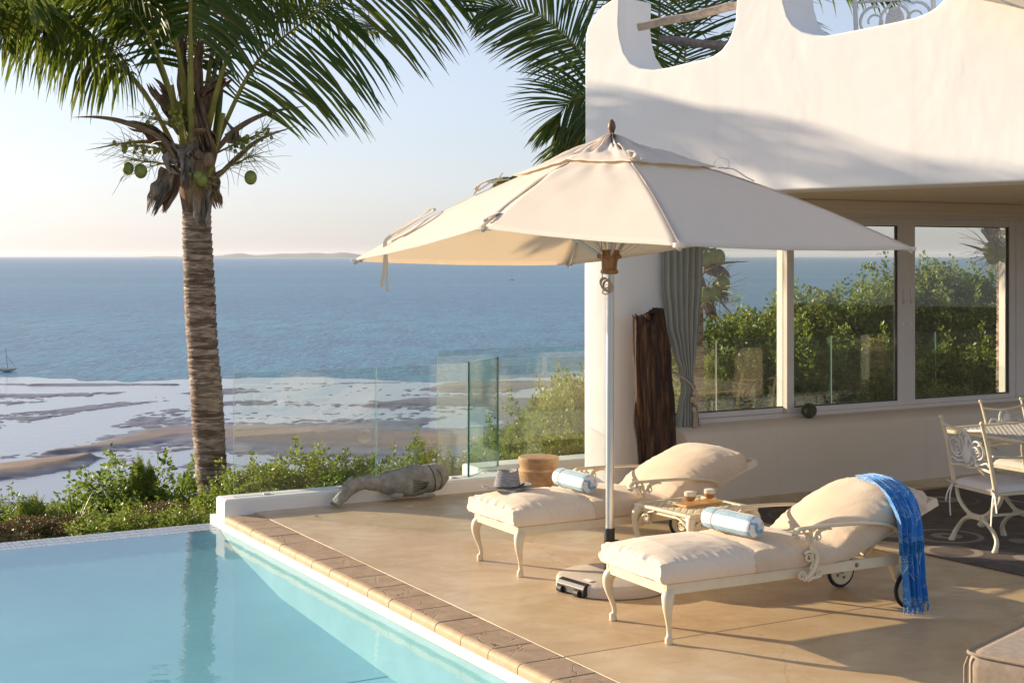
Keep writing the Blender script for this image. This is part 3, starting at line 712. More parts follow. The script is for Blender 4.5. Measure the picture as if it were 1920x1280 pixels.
for k in range(26):
    x = sx(1292) + rr.uniform(-.018, .018); mb.tube([(x, -.08 + rr.uniform(-.01, .01), -.22), (x + rr.uniform(-.012, .018), -.085, -.5), (x + rr.uniform(-.02, .04), -.08 + rr.uniform(-.02, .02), -.72 + rr.uniform(-.04, .04))], .0035, 4, sm=5)
mb.build('tassel', M['rope'], tr_)

# float ball on the sill
sb = hw(tpx(1517, .14), .14, .69)
o = MB().ball((0, 0, .066), .068, 24, (1, 1, .96), lambda p: p * (1 + .05 * nz(p, 30))).build('round_float', M['gourd'], loc=sb); tag(o, 'rough dark green round float resting on the window sill', 'float')

# stool
st = thing('wooden_stool', 'carved round log stool with a waist groove by the low wall', 'stool', (.225, 12.0, 0))
pf = [(.135, 0), (.148, .01), (.142, .12), (.150, .19), (.166, .265), (.174, .300), (.168, .309), (.155, .318), (.158, .330), (.166, .365), (.173, .40), (.170, .412), (.150, .414)]
MB().lathe(pf, 40).build('body', M['stool'], st, ang=40)

# carved stone fish
fs_ = thing('stone_fish', 'grey carved stone fish lying on the deck against the low wall', 'sculpture', G(735, 940), RZ - .12)
spn = [(-.545, -.14, .035), (-.47, -.10, .085), (-.38, -.045, .150), (-.26, 0, .175), (-.12, .015, .165), (.02, .02, .155), (.18, .02, .160), (.32, .01, .175), (.42, 0, .195), (.50, 0, .215)]
hgt = [.022, .050, .062, .056, .070, .110, .130, .125, .115, .055]; wdt = [.06, .055, .045, .045, .06, .085, .095, .09, .075, .03]
def fish(u, v):
    sp_ = crom(spn, 60); c = lerpl(sp_, v); h = lerpl(hgt, v) ; w_ = lerpl(wdt, v); a = 2 * math.pi * u
    d = V((1, .05, .1)).normalized()
    t0 = max(0, v - .03); t1 = min(1, v + .03); tg = (lerpl(sp_, t1) - lerpl(sp_, t0)).normalized(); sd = V((-tg.y, tg.x, 0)).normalized(); up = tg.cross(sd) * -1
    if up.z < 0: up = -up
    p = c + sd * math.cos(a) * w_ + up * math.sin(a) * h
    return p + (p - c).normalized() * nz(p, 38) * .006 if (p - c).length > 1e-6 else p
mb = MB(); mb.grid(lambda u, v: fish(u, .001 + v * .998), 36, 90, cu=True)
mb.add([fish(i / 36, .999) for i in range(36)], [tuple(range(36))]); mb.add([fish(i / 36, .001) for i in range(36)], [tuple(range(36))])
mb.build('body', M['stone'], fs_, ang=180)
def fsurf(v, ang, k=1.0):
    p = fish(ang / 360, v); c = lerpl(crom(spn, 60), v); return c + (p - c) * k
mb = MB(); mb.tube([fsurf(.80 + .03 * math.sin(math.pi * i / 10), 180 + 75 - 150 * i / 10, 1.0) for i in range(11)], .005, 6)
mb.tube([fsurf(.86 + .03 * math.sin(math.pi * i / 8) + .002 * i, 180 + 60 - 100 * i / 8, 1.0) for i in range(9)], .004, 6); mb.build('gill_groove', M['stone_d'], fs_)
mb = MB()
for k in range(7): mb.tube([fsurf(.77 - .004 * k, 188 + 3 * k, 1.005), fsurf(.66, 168 + 9 * k, 1.015)], .0035, 5)
mb.build('fin_ray', M['stone_d'], fs_)
mb = MB()
for k in range(11): mb.box(fsurf(.46 + .026 * k, 90, 1.0), (.032, .014, .03 + .01 * math.sin(k)), 0)
mb.build('dorsal_fin', M['stone'], fs_, bevel=.004)
mb = MB()
for k in range(6): mb.box(fsurf(.16 + .018 * k, 90, 1.05), (.024, .014, .04), 0)
mb.build('tail_fin', M['stone'], fs_, bevel=.004)
MB().ball((.30, -.075, .045), .045, 12, (1.5, .45, .6)).build('belly_fin', M['stone'], fs_); MB().ball((.02, -.065, .06), .04, 12, (1.6, .45, .6)).build('belly_fin', M['stone'], fs_)
# ================================================================ sun umbrella
ub = thing('umbrella', 'cream rectangular canvas parasol on an aluminium pole between the loungers', 'umbrella', (.62, 9.05, 0))
UB = V((.62, 9.05, 0))
CT = [('L', D(662, 489, 9.72)), ('M1', D(903, 427, 8.36)), ('F', D(1275, 460, 6.96)), ('R', D(1715, 467, 8.34)), ('M2', D(1352, 452, 9.75)), ('K', D(1066, 496, 11.15))]
CT = [(n, p - UB) for n, p in CT]
AP = V((D(1147, 268, 9.05).x - UB.x, 0, D(1147, 268, 9.05).z))
def cpanel(A, B, r0, r1, sag, lift=0, wr=0, seed=0):
    def f(u, v):
        r = r0 + (r1 - r0) * v
        ea = AP.lerp(A, r); eb = AP.lerp(B, r); p = ea.lerp(eb, u)
        hx = 4 * u * (1 - u)
        # canopy ribs bow upward a little near the top
        p = p + V((0, 0, .10 * math.sin(math.pi * min(1, r)) * .6 - sag * hx * r + lift))
        p = p - (A + B).xy.to_3d().normalized() * (.02 * hx * max(0, r - .5)) if r > .5 else p
        if wr:
            p = p + V((0, 0, wr * nz((u * 4, r * 5, seed), 1.6) * (1.15 - v) + wr * .7 * math.sin(u * 22 + seed) * (1 - v) ** 1.5 * .5))
        return p
    return f
ends = [p for _, p in CT]
for k in range(6):
    A, B = ends[k], ends[(k + 1) % 6]
    mb = MB(); mb.grid(cpanel(A, B, .0, 1.0, .014, wr=.012, seed=k), 22, 26); mb.build('canopy_panel', M['canopy'], ub, ang=60, solid=.003)
mb = MB()
for k in range(6):
    A, B = ends[k], ends[(k + 1) % 6]
    mb.grid(cpanel(A, B, .012, .365, .02, lift=.028, wr=.045, seed=k * 1.7), 26, 18)
mb.build('vent_cap', M['canopy'], ub, ang=180, solid=.003)
# seams, ribs, struts
def ribpt(e, r): return AP.lerp(e, r) + V((0, 0, .06 * math.sin(math.pi * r)))
for n_, e in CT:
    MB().tube([ribpt(e, r) + V((0, 0, .0015)) for r in np.linspace(.36, 1.0, 20)], .004, 6, flat=.25).build('seam', M['canopy'], ub)
    MB().tube([ribpt(e, r) + V((0, 0, -.022)) for r in np.linspace(.03, .995, 14)], .012, 8).build('rib', M['alu'], ub)
    sp = V((0, 0, 2.10)); d = V((e.x, e.y, 0)).normalized()
    MB().tube([sp + d * .055, ribpt(e, .42) + V((0, 0, -.035))], .012, 8).build('strut', M['alu'], ub)
    mb = MB(); mb.box(ribpt(e, .985) + V((0, 0, -.012)), (.07, .05, .025), math.atan2(e.y, e.x)); mb.build('rib_pocket', M['canopy'], ub, bevel=.006)
MB().tube([(0, 0, .06), (.003, 0, 1.4), (.008, 0, 2.78)], .0255, 18).build('pole', M['alu'], ub)
mb = MB(); mb.tube([(0, 0, .07), (0, 0, .372)], .034, 18); mb.tube([(.03, -.01, .29), (.055, -.018, .29)], .012, 10); mb.build('pole_sleeve', M['black'], ub, ang=40)
mb = MB(); mb.lathe([(.045, 1.985), (.056, 1.99), (.056, 2.01), (.046, 2.015), (.050, 2.06), (.056, 2.075), (.060, 2.08), (.060, 2.135), (.052, 2.14)], 12); mb.build('slider_hub', M['hub'], ub, ang=40)
for _, e in CT:
    d = V((e.x, e.y, 0)).normalized(); MB().tube([V((0, 0, 2.1)) + d * .05, V((0, 0, 2.1)) + d * .078], .017, 8).build('strut_joint', M['hub'], ub)
mb = MB(); mb.lathe([(.05, 2.70), (.05, 2.80), (.03, 2.81)], 12); mb.build('top_hub', M['hub'], ub)
fz = AP.z + .045
mb = MB(); mb.lathe([(.018, fz - .05), (.018, fz - .01), (.024, fz), (.024, fz + .008), (.015, fz + .014), (.016, fz + .022), (.025, fz + .045), (.026, fz + .06), (.02, fz + .085), (.008, fz + .102), (.002, fz + .106)], 16, c=(AP.x, 0, 0)); mb.build('finial', M['knob'], ub)
mb = MB()
x0 = -.06
mb.tube([(-.05, -.06, 2.5), (-.055, -.07, 2.2), (-.05, -.075, 1.95)], .0035, 6); mb.tube([(-.02, -.06, 2.5), (-.035, -.07, 2.24)], .003, 6)
for k in range(5): spiral(mb, (-.035 + .006 * k, -.065, 1.93 - .006 * k), .034 + .004 * (k % 3), .034, 1.0, V((.7, -.5, 0)).normalized(), V((.15, 0, -1)).normalized(), .0045, k, 16, 1)
mb.tube([(-.03, -.07, 1.90), (-.05, -.08, 1.87), (-.02, -.08, 1.86), (-.01, -.07, 1.90)], .004, 6, sm=12)
mb.build('rope', M['rope'], ub)
mb = MB(); mb.box((-.035, -.07, 2.235), (.022, .012, .035)); mb.box((-.037, -.07, 2.20), (.018, .012, .02)); mb.build('pulley', M['black'], ub, bevel=.003)
# canvas ties
def strap(mb, pts, w_=.015, up=(0, 0, 1)):
    mb.tube(pts, w_, 6, flat=.28, up=up, sm=len(pts) * 5)
eL = dict(CT)['L']; eR = dict(CT)['R']; eM = dict(CT)['M1']; eF = dict(CT)['F']
def rp(e, r, dz=0, dx=0, dy=0): return ribpt(e, r) + V((dx, dy, dz + .012))
mb = MB(); strap(mb, [rp(eL, .38, .0), rp(eL, .44, .03), rp(eL, .50, .015), rp(eL, .505, .045), rp(eL, .45, .05), rp(eL, .42, .02)]); strap(mb, [rp(eL, .43, .01), rp(eL, .47, .045, -.02), rp(eL, .51, -.005, -.01)]); strap(mb, [rp(eL, .43, .02), rp(eL, .405, .06), rp(eL, .42, .03)]); mb.build('tie_bow', M['cotton'], ub)
mb = MB(); strap(mb, [rp(eL, .86, .0, .0, -.06), rp(eL, .80, .02, 0, -.07), rp(eL, .72, .035), rp(eL, .68, .045), rp(eL, .675, .02, 0, -.05), rp(eL, .74, .015, 0, -.09), rp(eL, .82, .0, 0, -.10)])
q = rp(eL, .87, -.01, .01, -.10); strap(mb, [rp(eL, .84, .01, .0, -.07), q, q + V((.0, .0, -.10)), q + V((-.012, 0, -.22)), q + V((-.025, .0, -.30))], .010, (0, 1, 0)); strap(mb, [rp(eL, .85, .01, .01, -.07), q + V((.006, 0, 0)), q + V((.012, 0, -.14)), q + V((.012, 0, -.26)), q + V((.018, 0, -.33))], .010, (0, 1, 0)); mb.build('tie_strap', M['cotton'], ub)
mb = MB(); strap(mb, [rp(eR, .355, .02), rp(eR, .37, .07), rp(eR, .405, .075), rp(eR, .40, .02), rp(eR, .37, .03)], .006); strap(mb, [rp(eR, .37, .01), rp(eR, .42, .03), rp(eR, .46, .01), rp(eR, .49, .0)]); mb.build('tie_bow', M['cotton'], ub)
mb = MB(); strap(mb, [rp(eF, .28, .03), rp(eF, .31, .045), rp(eF, .35, .02), rp(eF, .34, .05, .03), rp(eF, .31, .05)]); strap(mb, [rp(eF, .31, .04), rp(eF, .34, .045, .05), rp(eF, .37, .02, .06)]); mb.build('tie_bow', M['cotton'], ub)
mb = MB(); strap(mb, [rp(eM, .90, .005, .02), rp(eM, .95, .01, -.01), rp(eM, .98, .008, .01)], .016); strap(mb, [rp(eM, .90, .005, .06), rp(eM, .96, .01, .05)], .016); mb.build('corner_patch', M['cotton'], ub)
# base: round slab cut flat on one side
bc = V((.02, -.01, 0)); f0 = V((.279, 8.975, 0)) - UB; f1 = V((.470, 8.715, 0)) - UB
a0 = math.atan2(f1.y - bc.y, f1.x - bc.x); a1 = math.atan2(f0.y - bc.y, f0.x - bc.x)
def bpoly(r, n=44):
    out = []; aa = a1 if a1 < a0 else a1
    span = (2 * math.pi - ((a0 - a1) % (2 * math.pi)))
    for i in range(n + 1):
        a = a0 + span * i / n; rr_ = r * .36; out.append(V((bc.x + rr_ * math.cos(a), bc.y + rr_ * math.sin(a), 0)))
    return out
mb = MB(); prev = None; layers = [(1.0, .006), (1.0, .060), (.975, .074), (.93, .080), (.3, .092)]
for r, z in layers:
    ring = [p + V((0, 0, z)) for p in bpoly(r)]
    k = len(mb.v); n = len(ring); mb.v += ring
    if prev is not None:
        for i in range(n): mb.f.append([prev + i, prev + (i + 1) % n, k + (i + 1) % n, k + i]); mb.m.append(0)
    else: mb.f.append(list(range(k, k + n))); mb.m.append(0)
    prev = k
mb.f.append(list(range(prev, prev + n))); mb.m.append(0)
mb.build('base_slab', M['base'], ub, ang=50)
e0 = bpoly(1.0)[-1]; e1 = bpoly(1.0)[0]; fd = (e1 - e0); fl_ = fd.length; fd.normalize(); fn = V((fd.y, -fd.x, 0))
if fn.dot(bc - (e0 + e1) / 2) > 0: fn = -fn
mb = MB(); m0 = e0 + fd * .03 ; m1 = e1 - fd * .02
mb.prism([m0 + V((0, 0, .012)), m0 + fn * .03 + V((0, 0, .012)), m0 + fn * .03 + V((0, 0, .055)), m0 + fn * .015 + V((0, 0, .078)), m0 - fn * .02 + V((0, 0, .086)), m0 - fn * .02 + V((0, 0, .012))], m1 - m0); mb.build('wheel_housing', M['black'], ub, bevel=.004)
for t in (.16, .78):
    c = m0.lerp(m1, t) + fn * .028; MB().tube([c - fd * .022 + V((0, 0, .024)), c + fd * .022 + V((0, 0, .024))], .023, 16).build('caster', M['rubber'], ub, ang=40)
sk = m0.lerp(m1, .72) - fn * .075 + V((0, 0, .0885)); mb = MB(); mb.box(sk, (.075, .03, .002), math.atan2(fd.y, fd.x)); mb.box(sk + fn * .018 + fd * .02, (.03, .012, .0022), math.atan2(fd.y, fd.x)); mb.build('sticker', M['sticker'] if 'sticker' in M else M['plaster'], ub, smooth=False)

# ================================================================ loungers
def scroll_leg(front=True):
    mb = MB()
    p = [(0, 0, .29), (-.030, 0, .255), (-.036, 0, .20), (-.020, 0, .14), (-.002, 0, .085), (.002, 0, .05), (-.006, 0, .028), (-.004, 0, .004)]
    mb.tube(p, [.034, .036, .030, .022, .016, .0135, .015, .022, .022], 12, sm=26)
    for k in range(-2, 3):
        mb.tube([(-.015 - .02 * (2 - abs(k)) / 2, k * .013, .285), (-.055 + abs(k) * .006, k * .012, .235), (-.050 + abs(k) * .005, k * .009, .18), (-.026, k * .005, .13), (-.012, k * .002, .09)], [.004, .006, .003], 6, sm=12)
    mb.ball((-.008, 0, .03), .021, 10, (1, 1, .9)); mb.lathe([(.012, 0), (.014, .006)], 10, (-.006, 0, 0))
    return mb
def lounger(label, loc, rz):
    L = thing('sun_lounger', label, 'sun lounger', loc, rz, 'cast iron sun loungers with cushions')
    W = .62; FL = 1.66; z0, z1 = .270, .330
    mb = MB()
    mb.box((FL / 2, 0.012, .3), (FL, .024, .06)); mb.box((FL / 2, W - .012, .3), (FL, .024, .06)); mb.box((.012, W / 2, .3), (.0235, W - .049, .058)); mb.box((FL - .012, W / 2, .3), (.0235, W - .049, .058))
    mb.build('frame', M['iron'], L, bevel=.005)
    mb = MB()
    for k in range(11): mb.box((.12 + k * .108, W / 2, .322), (.05, W - .05, .008))
    mb.build('seat_slat', M['iron'], L, bevel=.002)['kind'] = 'stuff'
    lm = None
    for y, r in ((.03, -.75), (W - .03, .75)):
        if lm is None: lm = scroll_leg().build('leg', M['iron'], L, ang=60)
        else:
            o = lm.copy(); C.objects.link(o); lm2 = o
        q = lm if y < .1 else lm2; q.location = (.035, y, 0); q.rotation_euler = (0, 0, -r if y > .1 else -r)
    # rear wheels
    for y in (.045, W - .045):
        mb = MB(); mb.bar((1.64, y, .285), (1.74, y, .115), .022, .035, (1, 0, 0)); mb.tube([(1.64, y, .28), (1.67, y, .19), (1.74, y, .11)], [.03, .02, .018], 8, sm=8); mb.build('leg', M['iron'], L)
        yw = y - .035 if y < .1 else y + .035
        mb = MB()
        for i in range(24):
            pass
        ring = [(1.74 + .098 * math.cos(i * math.pi / 14), yw, .11 + .098 * math.sin(i * math.pi / 14)) for i in range(29)]
        wh = MB().tube([(1.74, yw - .014, .11), (1.74, yw + .014, .11)], .088, 28).build('wheel', M['iron'], L, ang=40)
        MB().tube(ring, .0115, 8, cap=False).build('tyre', M['rubber'], wh)
        mb = MB(); mb.tube([(1.74, yw - .022, .11), (1.74, yw + .03, .11)], .018, 12)
        for i in range(5): mb.tube([(1.74 + .045 * math.cos(i * 1.2566), yw - .016, .11 + .045 * math.sin(i * 1.2566)), (1.74 + .045 * math.cos(i * 1.2566), yw - .019, .11 + .045 * math.sin(i * 1.2566))], .009, 8)
        mb.build('axle', M['log_d'], wh, ang=40)
    # backrest frame
    bA = R(20.0); cs, sn = math.cos(bA), math.sin(bA)
    def bk(s, y, n=0): return V((1.20 + s * cs - n * sn, y, .325 + s * sn + n * cs))
    mb = MB()
    for y in (.03, W - .03): mb.bar(bk(0, y), bk(.84, y), .022, .05)
    mb.bar(bk(.828, .041), bk(.828, W - .041), .022, .049)
    mb.build('backrest_frame', M['iron'], L, bevel=.004)
    mb = MB()
    for k in range(7): mb.bar(bk(.08 + k * .11, .04, .005), bk(.08 + k * .11, W - .04, .005), .05, .008)
    mb.build('backrest_slat', M['iron'], L)
    for y in (.10, W - .10): MB().bar(bk(.45, y, -.02), (1.48, y, .31), .014, .022).build('backrest_stay', M['iron'], L)
    # arms with scroll brackets
    for sgn, y in ((-1, -.048), (1, W + .048)):
        mb = MB(); mb.tube([(.855, y, .512), (.835, y, .530), (.85, y, .552), (.90, y, .560), (1.15, y, .558), (1.40, y, .545), (1.54, y - sgn * .008, .520), (1.61, y - sgn * .03, .49), (1.64, y - sgn * .045, .465)], [.024, .026, .024, .022, .021, .020, .018, .014], 8, flat=.5, up=(0, 0, 1), sm=40)
        ar = mb.build('armrest', M['iron'], L, ang=60)
        mb = MB()
        ex, ez = (1, 0, 0), (0, 0, 1)
        mb.tube([(.93, y, .545), (.955, y, .50), (.955, y, .455), (.958, y, .43)], [.018, .012, .013, .016], 8, sm=10)
        mb.tube([(.885, y, .545), (.915, y, .525), (.940, y, .47)], [.010, .008], 6, sm=8)
        mb.tube([(1.03, y, .552), (.99, y, .530), (.965, y, .48)], [.010, .008], 6, sm=8)
        mb.tube([(1.00, y, .535), (1.06, y, .545), (1.10, y, .540)], [.012, .006], 6, sm=6)
        spiral(mb, (1.005, y, .505), .026, .006, 1.6, ex, ez, .008, 1.0)
        spiral(mb, (.935, y, .395), .034, .008, 1.5, (-1, 0, 0), ez, .010, .6)
        mb.tube([(.958, y, .435), (.990, y, .405), (.985, y, .350), (.950, y, .300), (.905, y, .270)], [.014, .017, .017, .013], 8, sm=16)
        mb.tube([(.950, y, .41), (.965, y, .37), (.945, y, .325)], [.009, .007], 6, sm=8)
        spiral(mb, (.885, y, .292), .028, .007, 1.5, (-1, 0, 0), (0, 0, -1), .010, 2.0)
        spiral(mb, (1.005, y, .300), .026, .007, 1.5, ex, ez, .009, 3.6)
        mb.tube([(.93, y, .262), (.96, y, .275), (1.0, y, .278)], [.010, .012], 6, sm=6)
        for k in range(4): mb.tube([(.945 + .004 * k, y - sgn * -.012, .54 - .02 * k), (.950 + .004 * k, y - sgn * -.014, .52 - .02 * k)], .006, 5)
        mb.build('scroll_bracket', M['iron'], ar, ang=60)
    MB().tube([(1.33, -.003, .30), (1.33, .0, .30)], .013, 10).build('bolt', M['log_d'], L)
    # cushion
    def base(s):                          # centreline underside: x, z, tangent angle
        if s < 1.16: return s - .035, .334, 0
        k = min(1, (s - 1.16) / .16); ang = bA * k * k * (3 - 2 * k)
        if s < 1.32:
            t = s - 1.16; return 1.125 + t, .334 + t * t * 1.2, ang
        t = s - 1.32; return 1.285 + t * cs, .365 + t * sn, bA
    def cushion(s0, s1, th, puff, grow, seed, wr=.008, topf=None, endk=6.0):
        NU = 112
        def sect(u):                      # rounded rectangle, densely sampled across the top
            k = u * NU
            if k < 8: t = k / 8; return 1, -.92 + 1.84 * t, 0
            if k < 12: t = (k - 8) / 4 * math.pi / 2; return 1 - .05 * (1 - math.cos(t)), .92 + .08 * math.sin(t), 1
            if k < 76: t = (k - 12) / 64; return .95 - 1.90 * t, 1, 1
            if k < 80: t = (k - 76) / 4 * math.pi / 2; return -.95 - .05 * math.sin(t), 1 - .08 * (1 - math.cos(t)), 1
            if k < 88: t = (k - 80) / 8; return -1, .92 - 1.84 * t, 0
            if k < 90: return -.99, -1, 0
            t = (k - 90) / 22; return -.97 + 1.94 * t, -1, 0
        def f(u, v):
            q = v - .5; q = .5 + math.copysign((abs(q) * 2) ** .8 / 2, q)
            s = s0 + (s1 - s0) * q; x, z, an = base(s)
            d = min(s - s0, s1 - s); ek = min(1, max(0, d / .018)) ** .5
            yy, zz, tp_ = sect(u)
            edge = max(0, 1 - abs(yy) ** 2.6); ends_ = (min(1, d / .16) ** .6 if d > 0 else 0)
            T = th * (.5 + .5 * zz * (.80 + .20 * ek))
            if d <= 0: T = th * (.5 + .5 * zz * .80)
            top = T + puff * edge * ends_ * max(0, zz)
            if topf: top += topf(s, edge) * (.5 + .5 * zz)
            bulge = .014 * (1 - zz * zz)
            hw_ = W / 2 + .010 + grow - .012 * (1 - ek) + bulge
            y = W / 2 + yy * hw_
            pk = math.exp(-((abs(yy) - 1) / .16) ** 2); pe = math.exp(-(d / (.07 if abs(zz) < .99 else .03)) ** 2)
            g = wr * .8 * nz((s * 4, y * 4, seed), 1.0) + wr * .35 * abs(nz((s * 5 + y * 6, s * 2 - y * 3, seed + 9), 1.9))
            g += wr * 1.5 * nz((s * 30 + zz * 1.2, yy * 1.2, seed), 1) * pk * (.6 + .4 * pe)      # gathers along the sides
            g += wr * 1.0 * nz((s * 2.0, y * 24, seed + 4), 1) * pe + wr * 1.0 * nz(((s - s0) * 22, y * 22, seed + 2), 1) * pk * pe
            n = top + g * max(0, zz); y += g * (1 if yy > 0 else -1) * (1 - abs(zz) * .6) * 1.3
            if zz < 0: n = max(0, n)
            xo = g * 1.6 * (-1 if v < .5 else 1) * pe + (.010 * (1 - zz * zz) * (-1 if v < .5 else 1) if d < .002 else 0)
            return V((x - n * math.sin(an) + xo, y, z + n * math.cos(an)))
        mb = MB(); mb.grid(f, NU, 160, cu=True)
        mb.add([f(i / NU, 0) for i in range(NU)], [tuple(range(NU))]); mb.add([f(i / NU, 1) for i in range(NU)], [tuple(range(NU))])
        return mb
    def head(s, e):                       # pillow hump at the top of the backrest
        return (.066 * sst(1.22, 1.64, s) * (1 - .45 * sst(1.74, 1.96, s)) * (.45 + .55 * e)) - .015 * sst(1.80, 1.99, s) - .040 * sst(1.0, 1.18, s) * (1 - sst(1.20, 1.40, s))
    sd = 1.7 if rz > .5 else 8.2
    cushion(0.0, .68, .110, .055, .003, sd, .009).build('foot_cushion', M['cotton'], L, ang=60)
    cushion(.615, 1.945, .118, .036, .006, sd + 5, .007, head).build('terry_cover', M['terry'], L, ang=180)
    return L
L2 = lounger('nearer white cast iron lounger with blue scarf over its raised back', (.835, 7.67, 0), R(28.0))
L1 = lounger('farther white cast iron lounger with the grey hat on its foot end', (.040, 9.29, 0), R(29.0))

# ================================================================ side table
stb = thing('side_table', 'low square cream cast iron table with pierced top between the loungers', 'table', (1.215, 9.41, 0), R(33))
S_ = .29
mb = MB()
for k in range(4):
    m_ = Matrix.Rotation(k * math.pi / 2, 3, 'Z'); mb.bar(m_ @ V((-S_, -S_ + .02, .445)), m_ @ V((S_ - .0405, -S_ + .02, .445)), .04, .022)
mb.build('top_rim', M['iron'], stb, bevel=.006)
mb = MB(); n = 17
for i in range(n):
    q = -S_ + .045 + (2 * S_ - .09) * i / (n - 1)
    for j in range(n - 1):
        q2 = -S_ + .04 + (2 * S_ - .08) * (j + .5) / (n - 1)
        if (i + j) % 2 == 0: mb.box((q, q2, .447), (.014, (2 * S_ - .08) / (n - 1) * 1.5, .008))
        else: mb.box((q2, q, .4465), ((2 * S_ - .08) / (n - 1) * 1.5, .014, .008))
o = mb.build('pierced_top', M['iron'], stb, smooth=False); o['kind'] = 'stuff'
for k in range(4):
    m_ = Matrix.Rotation(k * math.pi / 2 + math.pi / 4, 3, 'Z'); r0 = S_ * 1.414 - .03
    mb = MB(); mb.tube([m_ @ V(p) for p in ((r0 - .02, 0, .435), (r0 + .02, 0, .38), (r0 + .015, 0, .28), (r0 - .02, 0, .16), (r0 - .015, 0, .07), (r0 + .02, 0, .012), (r0 + .035, 0, .012))], [.036, .026, .018, .014, .013, .018, .012], 10, flat=.8, sm=26)
    for s in (-1, 1):
        d = Matrix.Rotation(s * math.pi / 4, 3, 'Z')
        mb.tube([m_ @ V((r0 - .01, 0, .34)), m_ @ (V((r0, 0, .40)) + d @ V((-.08, 0, 0))), m_ @ (V((r0, 0, .425)) + d @ V((-.17, 0, 0)))], [.011, .007], 6, sm=10)
        spiral(mb, m_ @ (V((r0, 0, .375)) + d @ V((-.09, 0, 0))), .030, .008, 1.5, m_ @ (d @ V((-1, 0, 0))), (0, 0, 1), .009, 3.5)
    mb.build('leg', M['iron'], stb, ang=60)
mb = MB()
for k in range(4):
    m_ = Matrix.Rotation(k * math.pi / 2, 3, 'Z'); mb.bar(m_ @ V((-S_ + .03, -S_ + .035, .42)), m_ @ V((S_ - .03, -S_ + .035, .42)), .012, .03)
mb.build('apron', M['iron'], stb, bevel=.003)
# tray with cups
ty = thing('wooden_tray', 'small wooden serving board on the pierced side table', 'tray', (G(1312, 945, .452).x, G(1312, 945, .452).y, .4515), R(33))
mb = MB(); mb.prism([(-.17, -.07, 0), (.13, -.07, 0), (.17, -.03, 0), (.17, .03, 0), (.13, .07, 0), (-.17, .07, 0)], (0, 0, .016)); mb.build('board', M['teak'], ty, bevel=.003)
MB().box((-.168, 0, .0085), (.012, .13, .011)).build('end_batten', M['teak'], ty, bevel=.002)
def cup(px, py, label):
    p = G(px, py, .47); c = thing('coffee_glass', label, 'glass', (p.x, p.y, .4685), 0, 'glasses of milky coffee')
    MB().lathe([(.020, 0), (.026, .002), (.018, .008), (.030, .018), (.040, .034), (.0445, .055), (.0435, .075), (.041, .086), (.0385, .086), (.0405, .072), (.0405, .055), (.036, .036), (.026, .022), (.004, .014)], 28, cap=False).build('double_glass', M['cup'], c)
    MB().lathe([(.004, .0155), (.024, .0225), (.034, .036), (.0385, .052), (.0388, .054)], 28).build('coffee', M['coffee'], c)
    MB().lathe([(.0388, .0545), (.0392, .066), (.0382, .079), (.028, .083), (.01, .082)], 28).build('milk_foam', M['foam'], c)
cup(1294, 944, 'left glass of milky coffee on the wooden board'); cup(1331, 939, 'right glass of milky coffee on the wooden board')
# ================================================================ towels, hat, scarf
def towel_mat():
    t = NT('striped_terry'); tc = t.node('ShaderNodeTexCoord'); sp = t.node('ShaderNodeSeparateXYZ'); t.lk(tc.outputs['Object'], sp.inputs[0])
    ang = t.math('ARCTAN2', sp.outputs['Z'], sp.outputs['Y']); st_ = t.math('SINE', t.math('ADD', t.math('MULTIPLY', ang, 3.5), .9))
    end = t.node('ShaderNodeTexVoronoi'); end.inputs['Scale'].default_value = 34; t.lk(tc.outputs['Object'], end.inputs['Vector'])
    bl = t.node('ShaderNodeSeparateColor'); t.lk(end.outputs['Color'], bl.inputs[0])
    isend = t.math('GREATER_THAN', t.math('ABSOLUTE', sp.outputs['X']), .200)
    m1 = t.ramp(t.math('ADD', st_, .62), [(.46, (0, 0, 0)), (.54, (1, 1, 1))]); m2 = t.ramp(bl.outputs[0], [(.45, (0, 0, 0)), (.5, (1, 1, 1))])
    m = t.mix(isend, m1, m2)
    n = t.noise(tc.outputs['Object'], 60, 4)
    blue = t.ramp(n, [(.3, (.20, .36, .46)), (.7, (.34, .50, .60))]); t.color(t.mix(m, blue, (.82, .79, .76)))
    t.p.inputs['Roughness'].default_value = .98; t.p.inputs['Sheen Weight'].default_value = .3
    t.normal(t.bump(t.noise(tc.outputs['Object'], 190, 3), .7, .004)); return t.mat
M['towel'] = towel_mat()
